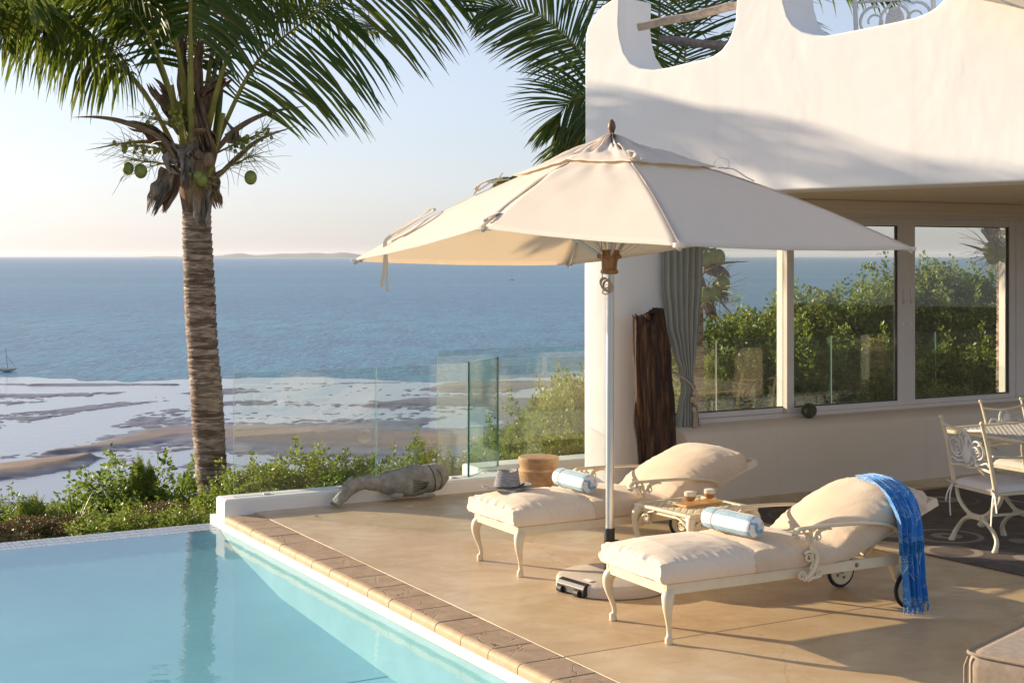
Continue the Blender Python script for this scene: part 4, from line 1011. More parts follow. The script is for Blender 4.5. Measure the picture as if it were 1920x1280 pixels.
def towel(label, p, q):
    p, q = V(p), V(q); d = q - p; o = thing('rolled_towel', label, 'towel', (p + q) / 2, math.atan2(d.y, d.x), 'blue and white rolled towels')
    L = .215; Rr = .069
    def f(u, v):
        x = -L + 2 * L * v; a = 2 * math.pi * u; e = 1 - abs(2 * v - 1) ** 14 * .35
        r = Rr * e * (1 + .03 * nz((x * 8, math.cos(a) * 1.5, math.sin(a) * 1.5), 1, 2)) - .004 * math.exp(-((x - .105) / .008) ** 2)
        if math.sin(a) < -.75: r *= .96
        return V((x, r * math.cos(a), r * math.sin(a) * (.95)))
    mb = MB(); mb.grid(f, 48, 60, cu=True)
    for sgn in (-1, 1):
        def cap(u, v, sgn=sgn):
            a = 2 * math.pi * u; r = Rr * .66 * (1 - v) ; rg = .005 * math.sin(r * 430 + a)
            p_ = f(u, 1 if sgn > 0 else 0); return V((p_.x + sgn * (.010 * math.sin(math.pi * min(1, v * 1.2)) + rg * min(1, v * 4)), p_.y * (1 - v), p_.z * (1 - v)))
        mb.grid(cap, 48, 12, cu=True)
    mb.build('roll', M['towel'], o, ang=70)
    mb = MB(); mb.tube([(.105, (Rr + .0015) * math.cos(i * math.pi / 12), (Rr + .0015) * .95 * math.sin(i * math.pi / 12)) for i in range(25)], .0022, 5, cap=False); mb.build('cord', M['rope'], o)
    # pale embroidery strokes on the white stripe facing the viewer
    mb = MB(); rr = random.Random(5)
    for k in range(9):
        x = -.105 + k * .013; aa = R(200)
        y0, z0 = math.cos(aa) * (Rr + .001), math.sin(aa) * (Rr + .001) * .95
    return o
zt_ = .555
towel('rolled blue striped towel on the nearer lounger', (1.40, 8.085, zt_), (1.155, 8.44, zt_))
towel('rolled blue striped towel on the farther lounger behind the hat', (.535, 9.62, zt_), (.325, 9.99, zt_))
# hat
ht = thing('fedora_hat', 'grey woven straw hat with dark band on the lounger foot', 'hat', (-.035, 9.78, .510), R(20))
def brim(u, v):
    a = 2 * math.pi * u; r = .088 + (.165 - .088) * v
    rx, ry = r * 1.08, r * .92
    z = .012 * v * math.cos(2 * a) + .010 * v * v - .008 * v * (math.cos(a) < 0) + .003 * nz((math.cos(a) * 2, math.sin(a) * 2, v)) 
    return V((rx * math.cos(a), ry * math.sin(a), z))
mb = MB(); mb.grid(brim, 64, 10, cu=True); mb.build('brim', M['hat'], ht, ang=180, solid=.003)
def crown(u, v):
    a = 2 * math.pi * u
    if v < .8:
        k = v / .8; r = .0885 - .016 * k; z = .122 * k; rx, ry = r * 1.08, r * .92
        z += .008 * k * math.cos(2 * a)
        rx -= .012 * k * (math.cos(a) < -.3); 
        if math.cos(a) < 0: rx *= 1 - .0 * k
        pin = 1 - .13 * k * max(0, -math.cos(a)) * abs(math.sin(2 * a))
        return V((rx * math.cos(a) * pin, ry * math.sin(a) * pin, z))
    k = (v - .8) / .2; r = .0725 * (1 - k); rx, ry = r * 1.08, r * .92
    return V((rx * math.cos(a) - .010 * (math.cos(a) < -.3) * (1 - k) * math.cos(a), ry * math.sin(a), .122 + .008 * math.cos(2 * a) * (1 - k) - .028 * math.sin(math.pi / 2 * min(1, k * 1.6)) * (1 - .25 * abs(math.cos(a)))))
mb = MB(); mb.grid(crown, 64, 30, cu=True); mb.build('crown', M['hat'], ht, ang=180)
mb = MB(); mb.grid(lambda u, v: V(((.0905 - .003 * v) * 1.08 * math.cos(2 * math.pi * u), (.0905 - .003 * v) * .92 * math.sin(2 * math.pi * u), .003 + .013 * v)), 64, 2, cu=True); mb.build('band', M['hatband'], ht, ang=180, solid=.002)
mb = MB()
for k in range(4): mb.tube([(.07 + .008 * k, -.06 + .007 * k, .016), (.088 + .008 * k, -.068 + .01 * k, .026), (.10 + .004 * k, -.045 + .012 * k, .012)], [.003, .0075, .003], 6, sm=8)
mb.build('feather_trim', M['hatband'], ht)
# scarf
def scarf_mat():
    t = NT('printed_scarf'); tc = t.node('ShaderNodeTexCoord'); uv = tc.outputs['UV']
    mp = t.node('ShaderNodeMapping'); mp.inputs['Scale'].default_value = (1, 3.4, 1); t.lk(uv, mp.inputs[0])
    sp = t.node('ShaderNodeSeparateXYZ'); t.lk(mp.outputs[0], sp.inputs[0])
    # zigzag triangles
    zx = t.math('ABSOLUTE', t.math('SUBTRACT', t.math('FRACT', t.math('MULTIPLY', sp.outputs['X'], 2.6)), .5))
    yy = t.math('FRACT', t.math('MULTIPLY', sp.outputs['Y'], .92))
    dz = t.math('ABSOLUTE', t.math('SUBTRACT', t.math('ADD', t.math('MULTIPLY', zx, .95), .28), yy))
    tri = t.ramp(dz, [(.010, (1, 1, 1)), (.022, (0, 0, 0))]); inside = t.math('LESS_THAN', yy, t.math('ADD', t.math('MULTIPLY', zx, .95), .28)); inside = t.math('MULTIPLY', inside, t.math('LESS_THAN', yy, .75))
    vo = t.node('ShaderNodeTexVoronoi', feature='DISTANCE_TO_EDGE'); vo.inputs['Scale'].default_value = 11; t.lk(mp.outputs[0], vo.inputs['Vector'])
    v2 = t.node('ShaderNodeTexVoronoi', feature='F1'); v2.inputs['Scale'].default_value = 9; t.lk(mp.outputs[0], v2.inputs['Vector'])
    rings = t.ramp(t.math('SINE', t.math('MULTIPLY', v2.outputs['Distance'], 26.0)), [(.86, (0, 0, 0)), (.95, (1, 1, 1))])
    nn = t.noise(mp.outputs[0], 3.0, 2)
    fill = t.math('MULTIPLY', t.math('MAXIMUM', rings, t.ramp(vo.outputs['Distance'], [(.012, (1, 1, 1)), (.03, (0, 0, 0))])), t.math('MAXIMUM', t.math('MULTIPLY', inside, .9), t.ramp(nn, [(.60, (0, 0, 0)), (.64, (1, 1, 1))])))
    lines = t.math('MINIMUM', t.math('ADD', tri, fill), 1.0)
    base = t.ramp(t.noise(mp.outputs[0], 5, 4), [(.3, (.004, .14, .46)), (.7, (.014, .24, .66))])
    t.color(t.mix(t.math('MULTIPLY', lines, .8), base, (.42, .66, .74)))
    t.p.inputs['Roughness'].default_value = .55; t.p.inputs['Sheen Weight'].default_value = .4
    wv = t.noise(mp.outputs[0], 120, 2); t.normal(t.bump(wv, .2, .002)); return t.mat
M['scarf'] = scarf_mat(); M['fringe'] = surf('blue_fringe', (.010, .13, .40), (.02, .22, .52), 20, .7, .1)
sf = thing('blue_scarf', 'bright blue printed scarf with fringe draped over the nearer lounger back', 'scarf', L2.location, 0)
sf.rotation_euler = L2.rotation_euler
def drape(path, wid, off, fold, seed, x_bot):
    pts = crom(path, 80)
    def f(u, v):
        p = lerpl(pts, v); w_ = lerpl(wid, v); du = u - .5
        x = p.x + du * w_ + lerpl(x_bot, v) 
        hang = sst(.30, .45, v)
        ph = u * 2 * math.pi * 3.5 + seed + .8 * math.sin(v * 5)
        wave = fold * (math.sin(ph) + .5 * math.sin(ph * 2.3 + v * 4)) * (.35 + .9 * hang)
        return V((x, p.y - wave * hang + off * hang * -1, p.z + (wave * .55 + .006 * math.sin(u * 40 + v * 9)) * (1 - hang) + off * (1 - hang) + .018 * du * 0))
    mb = MB(); mb.grid(f, 70, 120); o = mb.build('cloth', M['scarf'], sf, ang=180, solid=.003)
    uvl = o.data.uv_layers.new(name='UVMap')
    nu = 71
    for lp in o.data.loops:
        vi = lp.vertex_index; uvl.data[lp.index].uv = ((vi % nu) / 70, (vi // nu) / 120)
    return f
# lounger frame: x along, y across (0 = near side). the top of the pillow near x 1.93, z .68
top = [(1.69, .34, .725), (1.68, .25, .735), (1.67, .10, .728), (1.655, .01, .700), (1.645, -.055, .62), (1.64, -.085, .50), (1.64, -.09, .35), (1.645, -.095, .20), (1.65, -.10, .055)]
f1 = drape(top, [.10, .17, .19, .20, .19, .17, .16, .15, .16], .008, .021, 0, [0, -.01, -.01, 0, .0, .01, .02, .02, .03])
sh = [(1.65, .30, .742), (1.645, .22, .750), (1.64, .09, .742), (1.63, .00, .710), (1.625, -.065, .63), (1.62, -.095, .55), (1.62, -.105, .43)]
f2 = drape(sh, [.13, .16, .19, .20, .19, .18, .18], .018, .016, 2.2, [0, 0, 0, 0, 0, .01, .01])
mb = MB(); rr = random.Random(4)
for f, n, ln_ in ((f1, 34, .05), (f2, 60, .075)):
    for i in range(n):
        p = f((i + .5) / n, 1.0); q = p + V((rr.uniform(-.008, .008), rr.uniform(-.006, .006), -ln_ * rr.uniform(.7, 1.1)))
        mb.tube([p, (p + q) / 2 + V((rr.uniform(-.003, .003), 0, 0)), q], .0026, 4)
mb.build('fringe', M['fringe'], sf)['kind'] = 'stuff'

# ================================================================ dining furniture, rug, ottoman
rug = MB(); r0 = V((2.72, 10.18, 0)); 
c1 = G(1706, 1034); 
rug.prism([c1 + V((0, 0, .002)), c1 + PD * 4.2 + b_ * .35 + V((0, 0, .002)), c1 + PD * 4.2 + b_ * 4 + V((0, 0, .002)), c1 + a_ * 1.85 + b_ * 4 + V((0, 0, .002)), c1 + a_ * 1.85 - b_ * .25 + V((0, 0, .002))], (0, 0, .010))
o = rug.build('rug', M['rug'], bevel=.003); tag(o, 'dark brown rug with pale swirl pattern under the dining chairs', 'rug')
def chair(label, loc, rz):
    c = thing('dining_chair', label, 'chair', loc, rz, 'cast iron dining chairs with seat pads')
    # local: faces +x; back at x=0; width along y
    Wc = .50; h = .44
    for y0 in (-1, 1):
        y = y0 * Wc / 2 * .92
        mb = MB()
        # back upright
        mb.tube([(.02, y, .40), (-.01, y, .55), (-.05, y * .98, .74), (-.10, y * 1.0, .90)], [.018, .017, .015, .013], 8, flat=.7, sm=14); mb.ball((-.103, y, .91), .017, 8)
        mb.build('back_post', M['iron'], c, ang=60)
    def arcs(x, ys):
        mb = MB()
        up = [(x, -ys, .40), (x, -ys * .86, .31), (x, -ys * .45, .235), (x, 0, .215), (x, ys * .45, .235), (x, ys * .86, .31), (x, ys, .40)]
        dn = [(x - (.03 if x < .2 else -.03), -ys * 1.08, .0), (x, -ys * .98, .085), (x, -ys * .55, .175), (x, 0, .205), (x, ys * .55, .175), (x, ys * .98, .085), (x - (.03 if x < .2 else -.03), ys * 1.08, .0)]
        mb.tube(up, .0135, 8, flat=1.1, sm=30); mb.tube(dn, [.020, .015, .015, .016, .015, .015, .020], 8, flat=1.1, sm=30)
        mb.box((x, 0, .21), (.035, .13, .035)); 
        for s in (-1, 1): mb.lathe([(.021, 0), (.023, .008), (.017, .02)], 10, (x - (.03 if x < .2 else -.03), s * ys * 1.08, 0)); mb.ball((x, s * .08, .212), .018, 8)
        mb.build('leg', M['iron'], c, ang=60)
    arcs(.03, Wc / 2 * .9); arcs(.44, Wc / 2 * .9)
    mb = MB(); mb.bar((.03, 0, .21), (.44, 0, .21), .016, .016); mb.build('stretcher', M['iron'], c)
    mb = MB(); mb.box((.24, 0, .405), (.46, .47, .025)); mb.build('seat_frame', M['iron'], c, bevel=.006)
    # back panel scrolls
    mb = MB(); hy = Wc / 2 * .9
    def B(y, z): return V((.0 - (z - .5) * .24, y, z))
    mb.tube([B(-hy, .86), B(-hy * .5, .845), B(0, .838), B(hy * .5, .845), B(hy, .86)], .010, 8, sm=16)
    mb.tube([B(-hy, .56), B(-hy * .4, .575), B(0, .565), B(hy * .4, .575), B(hy, .56)], .010, 8, sm=16)
    mb.build('back_rail', M['iron'], c)
    mb = MB()
    el = [B(-.02 + .0 + .075 * math.cos(i * math.pi / 10) - .11 + .02, .70 + .115 * math.sin(i * math.pi / 10)) for i in range(21)]
    for s in (-1, 1):
        spiral(mb, B(s * .115, .715), .10, .022, 1.55, (0, s, 0), V((-.24, 0, 1)).normalized(), .011, 2.2)
        mb.tube([B(s * .02, .60), B(s * .06, .61), B(s * .12, .60), B(s * .19, .62), B(s * .215, .60)], [.011, .009], 6, sm=12)
        spiral(mb, B(s * .10, .685), .045, .012, 1.2, (0, -s, 0), V((-.24, 0, 1)).normalized(), .010, .5)
    ovl = [B(.065 * math.cos(i * math.pi / 12), .705 + .125 * math.sin(i * math.pi / 12)) for i in range(25)]
    mb.tube(ovl, .010, 6, cap=False)
    mb.ball(B(0, .705), .1, 14, (.10, .5, 1.05)); mb.build('back_scroll', M['iron_w'], c, ang=60)
    for s in (-1, 1):
        mb = MB(); y = s * Wc / 2; mb.tube([(-.03, y, .68), (.12, y * 1.05, .665), (.28, y * 1.08, .66), (.40, y * 1.04, .655), (.42, y, .63)], [.015, .018, .018, .016, .012], 8, flat=.5, up=(0, 0, 1), sm=22); mb.tube([(.36, y * 1.03, .655), (.345, y, .56), (.37, y * .96, .42)], [.013, .010, .013], 8, sm=10); mb.build('armrest', M['iron'], c)
    def pad(u, v):
        x, y = (u - .5) * 2, (v - .5) * 2; e = (1 - abs(x) ** 6) * (1 - abs(y) ** 6)
        return V((.24 + x * .235, y * .24, .42 + .055 * max(0, e) ** .4 + .004 * nz((x * 3, y * 3, 0))))
    mb = MB(); mb.grid(pad, 28, 28); mb.grid(lambda u, v: V((.24 + (u - .5) * .47, (v - .5) * .48, .419)), 1, 1); mb.build('seat_cushion', M['seatpad'], c, ang=60)
    mb = MB()
    for s in (-1, 1):
        p = V((-.0, s * .225, .425)); strap(mb, [p + V((.03, 0, 0)), p, p + V((-.03, s * .03, .02)), p + V((-.035, -s * .03, .01)), p + V((-.02, 0, 0))], .008); strap(mb, [p, p + V((-.02, s * .01, -.10)), p + V((-.022, s * .0, -.24))], .008, (1, 0, 0)); strap(mb, [p, p + V((-.015, s * .04, -.07)), p + V((-.02, s * .06, -.14))], .008, (1, 0, 0))
    mb.build('tie_ribbon', M['seatpad'], c)
    return c
chair('nearer cast iron dining chair seen from behind on the rug', (3.32, 10.25, .012), R(20))
chair('dining chair half out of frame beyond the table', (4.05, 11.55, .012), R(-62))
dt = thing('dining_table', 'cream cast iron dining table with pierced top at the right edge', 'table', (4.33, 10.55, .012), RZ)
TL, TW = 1.0, .62
mb = MB()
poly = [(-TW + .10, -TL), (TW - .1, -TL), (TW, -TL + .1), (TW, TL - .1), (TW - .1, TL), (-TW + .1, TL), (-TW, TL - .1), (-TW, -TL + .1)]
def ring(poly, k): return [(x * k, y * (1 - (1 - k) * TW / TL)) for x, y in poly]
inn = ring(poly, .88)
for i in range(8):
    j = (i + 1) % 8; q = [(*poly[i], .72), (*poly[j], .72), (*inn[j], .72), (*inn[i], .72)]; mb.prism(q, (0, 0, .028))
mb.build('top_rim', M['iron'], dt, bevel=.006)
mb = MB(); n = 24; m_ = 38
for i in range(n):
    for j in range(m_):
        x = -TW * .86 + 2 * TW * .86 * i / (n - 1); y = -TL * .9 + 2 * TL * .9 * j / (m_ - 1)
        if (i + j) % 2 == 0: mb.box((x, y, .738), (.018, .075, .008))
        else: mb.box((x, y, .7375), (.075, .018, .008))
o = mb.build('pierced_top', M['iron_w'], dt, smooth=False); o['kind'] = 'stuff'
for sx_ in (-1, 1):
    for sy_ in (-1, 1):
        MB().tube([(sx_ * .35, sy_ * .7, .72), (sx_ * .42, sy_ * .75, .5), (sx_ * .30, sy_ * .62, .25), (sx_ * .40, sy_ * .74, .0)], [.03, .022, .02, .028], 10, sm=20).build('leg', M['iron'], dt)
# ottoman in the near right corner
A_ = G(1806, 1216, .43); ot = thing('linen_ottoman', 'grey beige linen ottoman corner at the bottom right of the frame', 'ottoman', (A_.x, A_.y, 0), R(-42))
def rbox(x0, x1, y0, y1, z0, z1, r=.05):
    mb = MB(); mb.prism([(x0, y0, z0), (x1, y0, z0), (x1, y1, z0), (x0, y1, z0)], (0, 0, z1 - z0)); return mb
rbox(0, 1.1, 0, .85, .03, .43).build('upholstery', M['linen'], ot, bevel=.07, seg=6)
def opath(o_): 
    r = .05; pts = []
    for cx, cy, a in ((1.1 - r, r, -90), (1.1 - r, .85 - r, 0), (r, .85 - r, 90), (r, r, 180)):
        for k in range(5): an = R(a + k * 22.5); pts.append((cx + (r + o_) * math.cos(an), cy + (r + o_) * math.sin(an)))
    return pts + pts[:1]
mb = MB(); mb.tube([(x, y, .415) for x, y in opath(-.004)], .0075, 6, cap=False)
mb.tube([(.02, .012, .40), (.006, .006, .36), (.005, .005, .04)], .007, 6); mb.build('piping', M['linen'], ot)
for x in (.08, 1.02):
    for y in (.08, .77): MB().box((x, y, .0165), (.05, .05, .033)).build('foot', M['black'], ot)
# small dry leaves on the deck
for k, (px, py, lb) in enumerate(((594, 968, 'tiny dark dry leaf on the deck in front of the stone fish'), (925, 1209, 'tiny dark dry leaf on the coping by the pool'))):
    p = G(px, py); mb = MB(); mb.add([(-.02, 0, .004), (0, -.008, .012), (.022, 0, .005), (0, .009, .010)], [(0, 1, 2), (0, 2, 3)]); mb.add([(0, 0, .003), (.012, .02, .010), (.004, .003, .006)], [(0, 1, 2)])
    o = mb.build('dry_leaf', M['knob'], loc=p); o.rotation_euler = (0, 0, k * 1.3 + .4); tag(o, lb, 'leaf')
# ================================================================ plants
def leafmat(name, cols, trans=.44, tc=(.25, .35, .04)):
    t = NT(name); g = t.node('ShaderNodeNewGeometry')
    c = t.ramp(g.outputs['Random Per Island'], [(i / (len(cols) - 1), k) for i, k in enumerate(cols)])
    t.color(c); t.p.inputs['Roughness'].default_value = .42; t.p.inputs['Specular IOR Level'].default_value = .45
    tr = t.node('ShaderNodeBsdfTranslucent'); t.lk(t.mix(.5, c, tc), tr.inputs[0])
    ms = t.node('ShaderNodeMixShader'); ms.inputs[0].default_value = trans
    t.lk(t.p.outputs[0], ms.inputs[1]); t.lk(tr.outputs[0], ms.inputs[2]); t.lk(ms.outputs[0], t.out.inputs['Surface']); return t.mat
M['leaf'] = leafmat('bush_leaf', [(.06, .11, .016), (.10, .165, .022), (.15, .21, .03), (.22, .26, .045)])
M['leaf_y'] = leafmat('bright_leaf', [(.10, .17, .022), (.18, .25, .035), (.27, .31, .05), (.32, .32, .08)])
M['leaf_r'] = leafmat('reddish_leaf', [(.06, .10, .02), (.09, .13, .025), (.13, .075, .035), (.12, .15, .03)], .25, (.3, .1, .05))
M['frond'] = leafmat('palm_leaflet', [(.028, .070, .012), (.042, .095, .015), (.06, .115, .02), (.11, .14, .025), (.19, .17, .045)], .42, (.24, .30, .03))
M['rachis'] = surf('palm_petiole', (.19, .18, .03), (.30, .27, .06), 6, .5, .2, 60, .003)
M['petiole_br'] = surf('dry_petiole', (.16, .10, .06), (.28, .20, .13), 10, .8, .5, 60, .004, stretch=(1, 1, .3))
M['sheath'] = surf('palm_fibre_sheath', (.16, .085, .04), (.34, .23, .155), 12, .95, .8, 90, .01, stretch=(2, 2, .4))
M['sheath_g'] = surf('grey_palm_sheath', (.20, .165, .13), (.36, .30, .245), 12, .95, .8, 90, .01, stretch=(2, 2, .4))
M['nut'] = surf('green_coconut', (.16, .20, .03), (.26, .28, .06), 8, .45, .2, 20, .003)
M['twig'] = surf('twig', (.10, .07, .04), (.20, .15, .09), 20, .9, .3)
def bark_mat():
    t = NT('palm_bark'); vec = t.coord('Object', (1, 1, 5)); n = t.noise(vec, 4.5, 7, .7, .8); n2 = t.noise(t.coord('Object', (1.3, 1.3, 13)), 1.25, 5, .65, .5)
    c = t.ramp(n, [(.34, (.07, .04, .025)), (.46, (.27, .19, .135)), (.66, (.52, .42, .33))])
    c = t.mix(t.ramp(n2, [(.50, (0, 0, 0)), (.60, (.85, .85, .85))]), c, (.085, .05, .032)); t.color(c)
    t.p.inputs['Roughness'].default_value = .9; t.normal(t.bump(t.noise(t.coord('Object', (1, 1, 4)), 16, 6), .8, .012)); return t.mat
M['bark'] = bark_mat()
def bush_mesh(name, seed, rx, ry, rz, clumps, per, leaf, mat, core=True, up=.15):
    rg = np.random.default_rng(seed)
    u = rg.uniform(-1, 1, clumps); th = rg.uniform(0, 2 * np.pi, clumps); s = np.sqrt(1 - u * u)
    rad = rg.uniform(.45, 1.05, clumps) ** .6
    cz = np.abs(u) * 1.0 * (rg.random(clumps) < .8) + u * 0.2
    c = np.stack([s * np.cos(th) * rx * rad, s * np.sin(th) * ry * rad, cz * rz * rad], 1)
    cr = rg.uniform(.10, .26, clumps) * (rx + ry + rz) / 3
    ci = np.repeat(np.arange(clumps), per); n = len(ci)
    d = rg.normal(size=(n, 3)); d /= np.linalg.norm(d, axis=1)[:, None]
    p = c[ci] + d * (cr[ci] * rg.uniform(.35, 1.05, n))[:, None] * np.array([1, 1, .75])
    # sprigs standing out of the top
    ns = clumps // 5; si = rg.integers(0, clumps, ns); sd_ = rg.normal(size=(ns, 3)) * .45 + np.array([0, 0, 1.0]) + c[si] / np.array([rx, ry, rz]) * .6; sd_ /= np.linalg.norm(sd_, axis=1)[:, None]
    m2 = 34; ti = np.repeat(np.arange(ns), m2); tt = rg.random(ns * m2); sl_ = rg.uniform(.15, .42, ns) * (rx + rz) / 2
    p2 = c[si][ti] + sd_[ti] * (tt * sl_[ti] + .08)[:, None] + rg.normal(scale=.035, size=(ns * m2, 3)); d2 = rg.normal(size=(ns * m2, 3)) * .7 + sd_[ti]; d2 /= np.linalg.norm(d2, axis=1)[:, None]
    p = np.concatenate([p, p2]); d = np.concatenate([d, d2]); n = len(p)
    ax = d + rg.normal(scale=.7, size=(n, 3)) + np.array([0, 0, up]); ax /= np.linalg.norm(ax, axis=1)[:, None]
    r2 = rg.normal(size=(n, 3)); sd = np.cross(ax, r2); sd /= np.linalg.norm(sd, axis=1)[:, None]; nm = np.cross(ax, sd)
    L = leaf * rg.uniform(.6, 1.3, n)[:, None]; wd = L * .30
    v0 = p; v1 = p + ax * L * .5 + sd * wd + nm * L * .10; v2 = p + ax * L; v3 = p + ax * L * .5 - sd * wd + nm * L * .10
    vs = np.stack([v0, v1, v2, v3], 1).reshape(-1, 3)
    k = np.arange(n) * 4; f = np.stack([k, k + 1, k + 2, k, k + 2, k + 3], 1).reshape(-1, 3)
    me = bpy.data.meshes.new(name); me.vertices.add(len(vs)); me.vertices.foreach_set('co', vs.astype(np.float32).ravel())
    me.loops.add(f.size); me.loops.foreach_set('vertex_index', f.astype(np.int32).ravel()); me.polygons.add(len(f)); me.polygons.foreach_set('loop_start', np.arange(0, f.size, 3, dtype=np.int32))
    me.update(calc_edges=True); me.materials.append(mat); return me, c
BUSH = []
for k, (mt, rx, ry, rz, cl, per, lf) in enumerate((('leaf', 1, 1, .9, 210, 80, .062), ('leaf_y', 1, 1, .85, 200, 80, .062), ('leaf', .9, 1.1, 1.1, 230, 75, .058), ('leaf_y', 1.1, .9, .7, 190, 70, .065), ('leaf_r', 1.1, 1, .6, 170, 70, .058))):
    BUSH.append(bush_mesh('foliage', 11 + k, rx, ry, rz, cl, per, lf, M[mt]))
BN = [0]
def bush(kind, x, y, zt, s, label, sx=1.0, sz=1.0, group=None):
    """a bush whose top is at height zt"""
    me, cl = BUSH[kind]; zr = (.9, .85, 1.1, .7, .6)[kind] * s * sz
    z0 = zt - zr * 1.15
    t_ = thing('bush', label, 'bush', (x, y, z0), (BN[0] * 1.7) % 6.28, group); BN[0] += 1
    o = bpy.data.objects.new('foliage', me); C.objects.link(o); o.parent = t_; o.scale = (s * sx, s * sx, s * sz)
    gz = hill_z(x, y) - z0; mb = MB(); rr = random.Random(BN[0])
    for k in range(5):
        c = V([float(q) for q in cl[rr.randrange(len(cl))]]); c = V((c.x * s * sx, c.y * s * sx, abs(c.z) * s * sz)); mb.tube([(c.x * .1, c.y * .1, min(gz, -.1) - .1), (c.x * .4, c.y * .4, c.z * .35), c], [.035 * s, .02 * s, .006], 5, sm=6)
    mb.build('stem', M['twig'], t_); return t_
def pb_(px, py, Y): p = D(px, py, Y); return p.x, Y, p.z
def B_(kind, px, py, Y, s, label, sx=1.0, sz=1.0): x, y, z = pb_(px, py, Y); return bush(kind, x, y, z, s, label, sx, sz)
# in front of the pool's far edge, left
B_(0, 235, 884, 17.8, 1.05, 'round dark green bush left of the palm trunk', 1.05)
B_(0, 335, 872, 18.4, 1.05, 'dark green bush right behind the palm trunk', 1.05)
B_(1, 265, 858, 17.8, .33, 'pale sprig rising above the dark bush left of the palm', .5, 1.2)
B_(4, 300, 950, 14.6, .40, 'low reddish green shrub at the foot of the dark bush', 1.3)
B_(0, 20, 935, 15.2, .55, 'dark green bush at the left edge beyond the pool', 1.1)
B_(1, 55, 930, 15.0, .30, 'small bright sprig by the left edge bush', .6, 1.1)
B_(4, 40, 975, 14.3, .34, 'low red tinged shrub along the pool edge at far left', 1.6)
B_(4, 135, 972, 14.3, .32, 'low red tinged shrub beside the spiky plant', 1.5)
B_(3, 215, 965, 14.2, .42, 'low yellow green shrub along the pool edge', 1.5)
B_(3, 325, 958, 14.2, .36, 'low bright shrub beside the palm foot', 1.2)
B_(1, 105, 945, 15.2, .38, 'small yellow green bush left of the spiky plant', 1.1)
B_(4, 440, 905, 17.9, .5, 'shrub between the palm trunk and the low wall', .8)
# behind the glass
B_(1, 470, 878, 15.4, .62, 'yellow green bush at the left end of the glass', 1.0)
B_(3, 560, 856, 15.6, .72, 'bright bush behind the first glass panel', 1.0)
B_(0, 520, 895, 15.0, .50, 'low green bush below the bright one behind the glass', 1.2)
B_(1, 665, 858, 15.8, .62, 'bushy plant behind the glass joint', .9)
B_(0, 630, 888, 15.2, .45, 'low green bush near the fish tail behind glass', 1.3)
B_(2, 785, 832, 16.4, .62, 'round bush above the stone fish behind the glass', .85)
B_(1, 735, 875, 15.6, .40, 'low yellow green bush over the fish behind the glass', 1.2)
B_(0, 850, 878, 15.6, .45, 'small dark bush left of the green glass panel', 1.0)
B_(3, 895, 850, 16.2, .55, 'pale bush behind the green glass panel', .9)
B_(0, 985, 770, 18.5, .80, 'round dense green tree behind the wooden stool', .85, 1.15)
B_(1, 950, 812, 17.8, .60, 'pale bush left of the round dense tree', .85)
B_(3, 1000, 862, 15.6, .45, 'low pale bush just above the stool', 1.6)
B_(1, 1062, 735, 21.0, 1.0, 'tall yellow green tree beside the white pillar', .8, 1.3)
B_(1, 1090, 700, 22.5, 1.0, 'tallest pale tree cut off by the pillar', .8, 1.3)
B_(3, 1055, 815, 17.0, .62, 'pale green bush between the tree and the pillar', 1.0)
B_(1, 1040, 762, 30.0, .9, 'small pale tree on the slope above the beach', 1.2)
# seen through the windows; pale leaf kinds put sunlight into the shaded hedge
wr_ = random.Random(8)
for k, (px, py, Y, s, kd) in enumerate(((1300, 610, 19, .9, 0), (1360, 600, 19.5, .95, 1), (1440, 585, 20, .95, 3), (1500, 600, 19, .9, 1), (1565, 545, 20, 1.0, 1), (1620, 535, 20.5, 1.0, 1), (1675, 510, 21, 1.1, 2), (1745, 520, 20.5, 1.0, 1), (1785, 492, 21, .95, 1), (1840, 530, 21, 1.0, 1), (1900, 560, 20, 1.0, 3), (1400, 650, 18.6, .8, 3), (1530, 650, 18.6, .85, 1), (1640, 640, 18.8, .85, 3), (1760, 650, 18.8, .85, 3), (1860, 640, 18.8, .85, 3), (1330, 680, 18.2, .7, 1), (1460, 700, 18.2, .7, 1), (1590, 705, 18.2, .7, 3), (1700, 705, 18.2, .7, 1))):
    B_(kd, px, py, Y, s, ['leafy bush %s seen through the windows' % w_ for w_ in ('beside the curtain', 'behind the hanging coconuts', 'left of the first mullion', 'right of the first mullion', 'with bright sprigs in the middle pane', 'in the middle of the centre pane', 'tall dark behind the double frame', 'at left of the right pane', 'with the tallest sprig in the right pane', 'behind the right palm', 'at the far right edge', 'low and pale in the left pane', 'low and dark in the centre pane', 'low and pale left of the handles', 'low and dark in the right pane', 'low and pale near the right palm', 'bright and low by the curtain', 'low in the left pane by the mullion', 'lowest in the centre pane', 'lowest behind the double frame')][k], 1.0, 1.05)
# spiky plant
sp_ = thing('spiky_plant', 'spiky long leaved plant rising among the low shrubs left of the palm', 'plant', (0, 0, 0)); x, y, z = pb_(140, 975, 14.7); sp_.location = (x, y, z - .15)
mb = MB(); rr = random.Random(6)
for k in range(34):
    a = rr.uniform(0, 6.28); l = rr.uniform(.30, .52); e = rr.uniform(.5, 1.35); d = V((math.cos(a) * math.cos(e), math.sin(a) * math.cos(e), math.sin(e)))
    mb.tube([(0, 0, 0), d * l * .5 + V((0, 0, .02)), d * l + V((0, 0, -.05 * math.cos(e)))], [.014, .012, .001], 4, flat=.3, up=(0, 0, 1), sm=6)
mb.build('leaf_blade', M['leaf'], sp_)

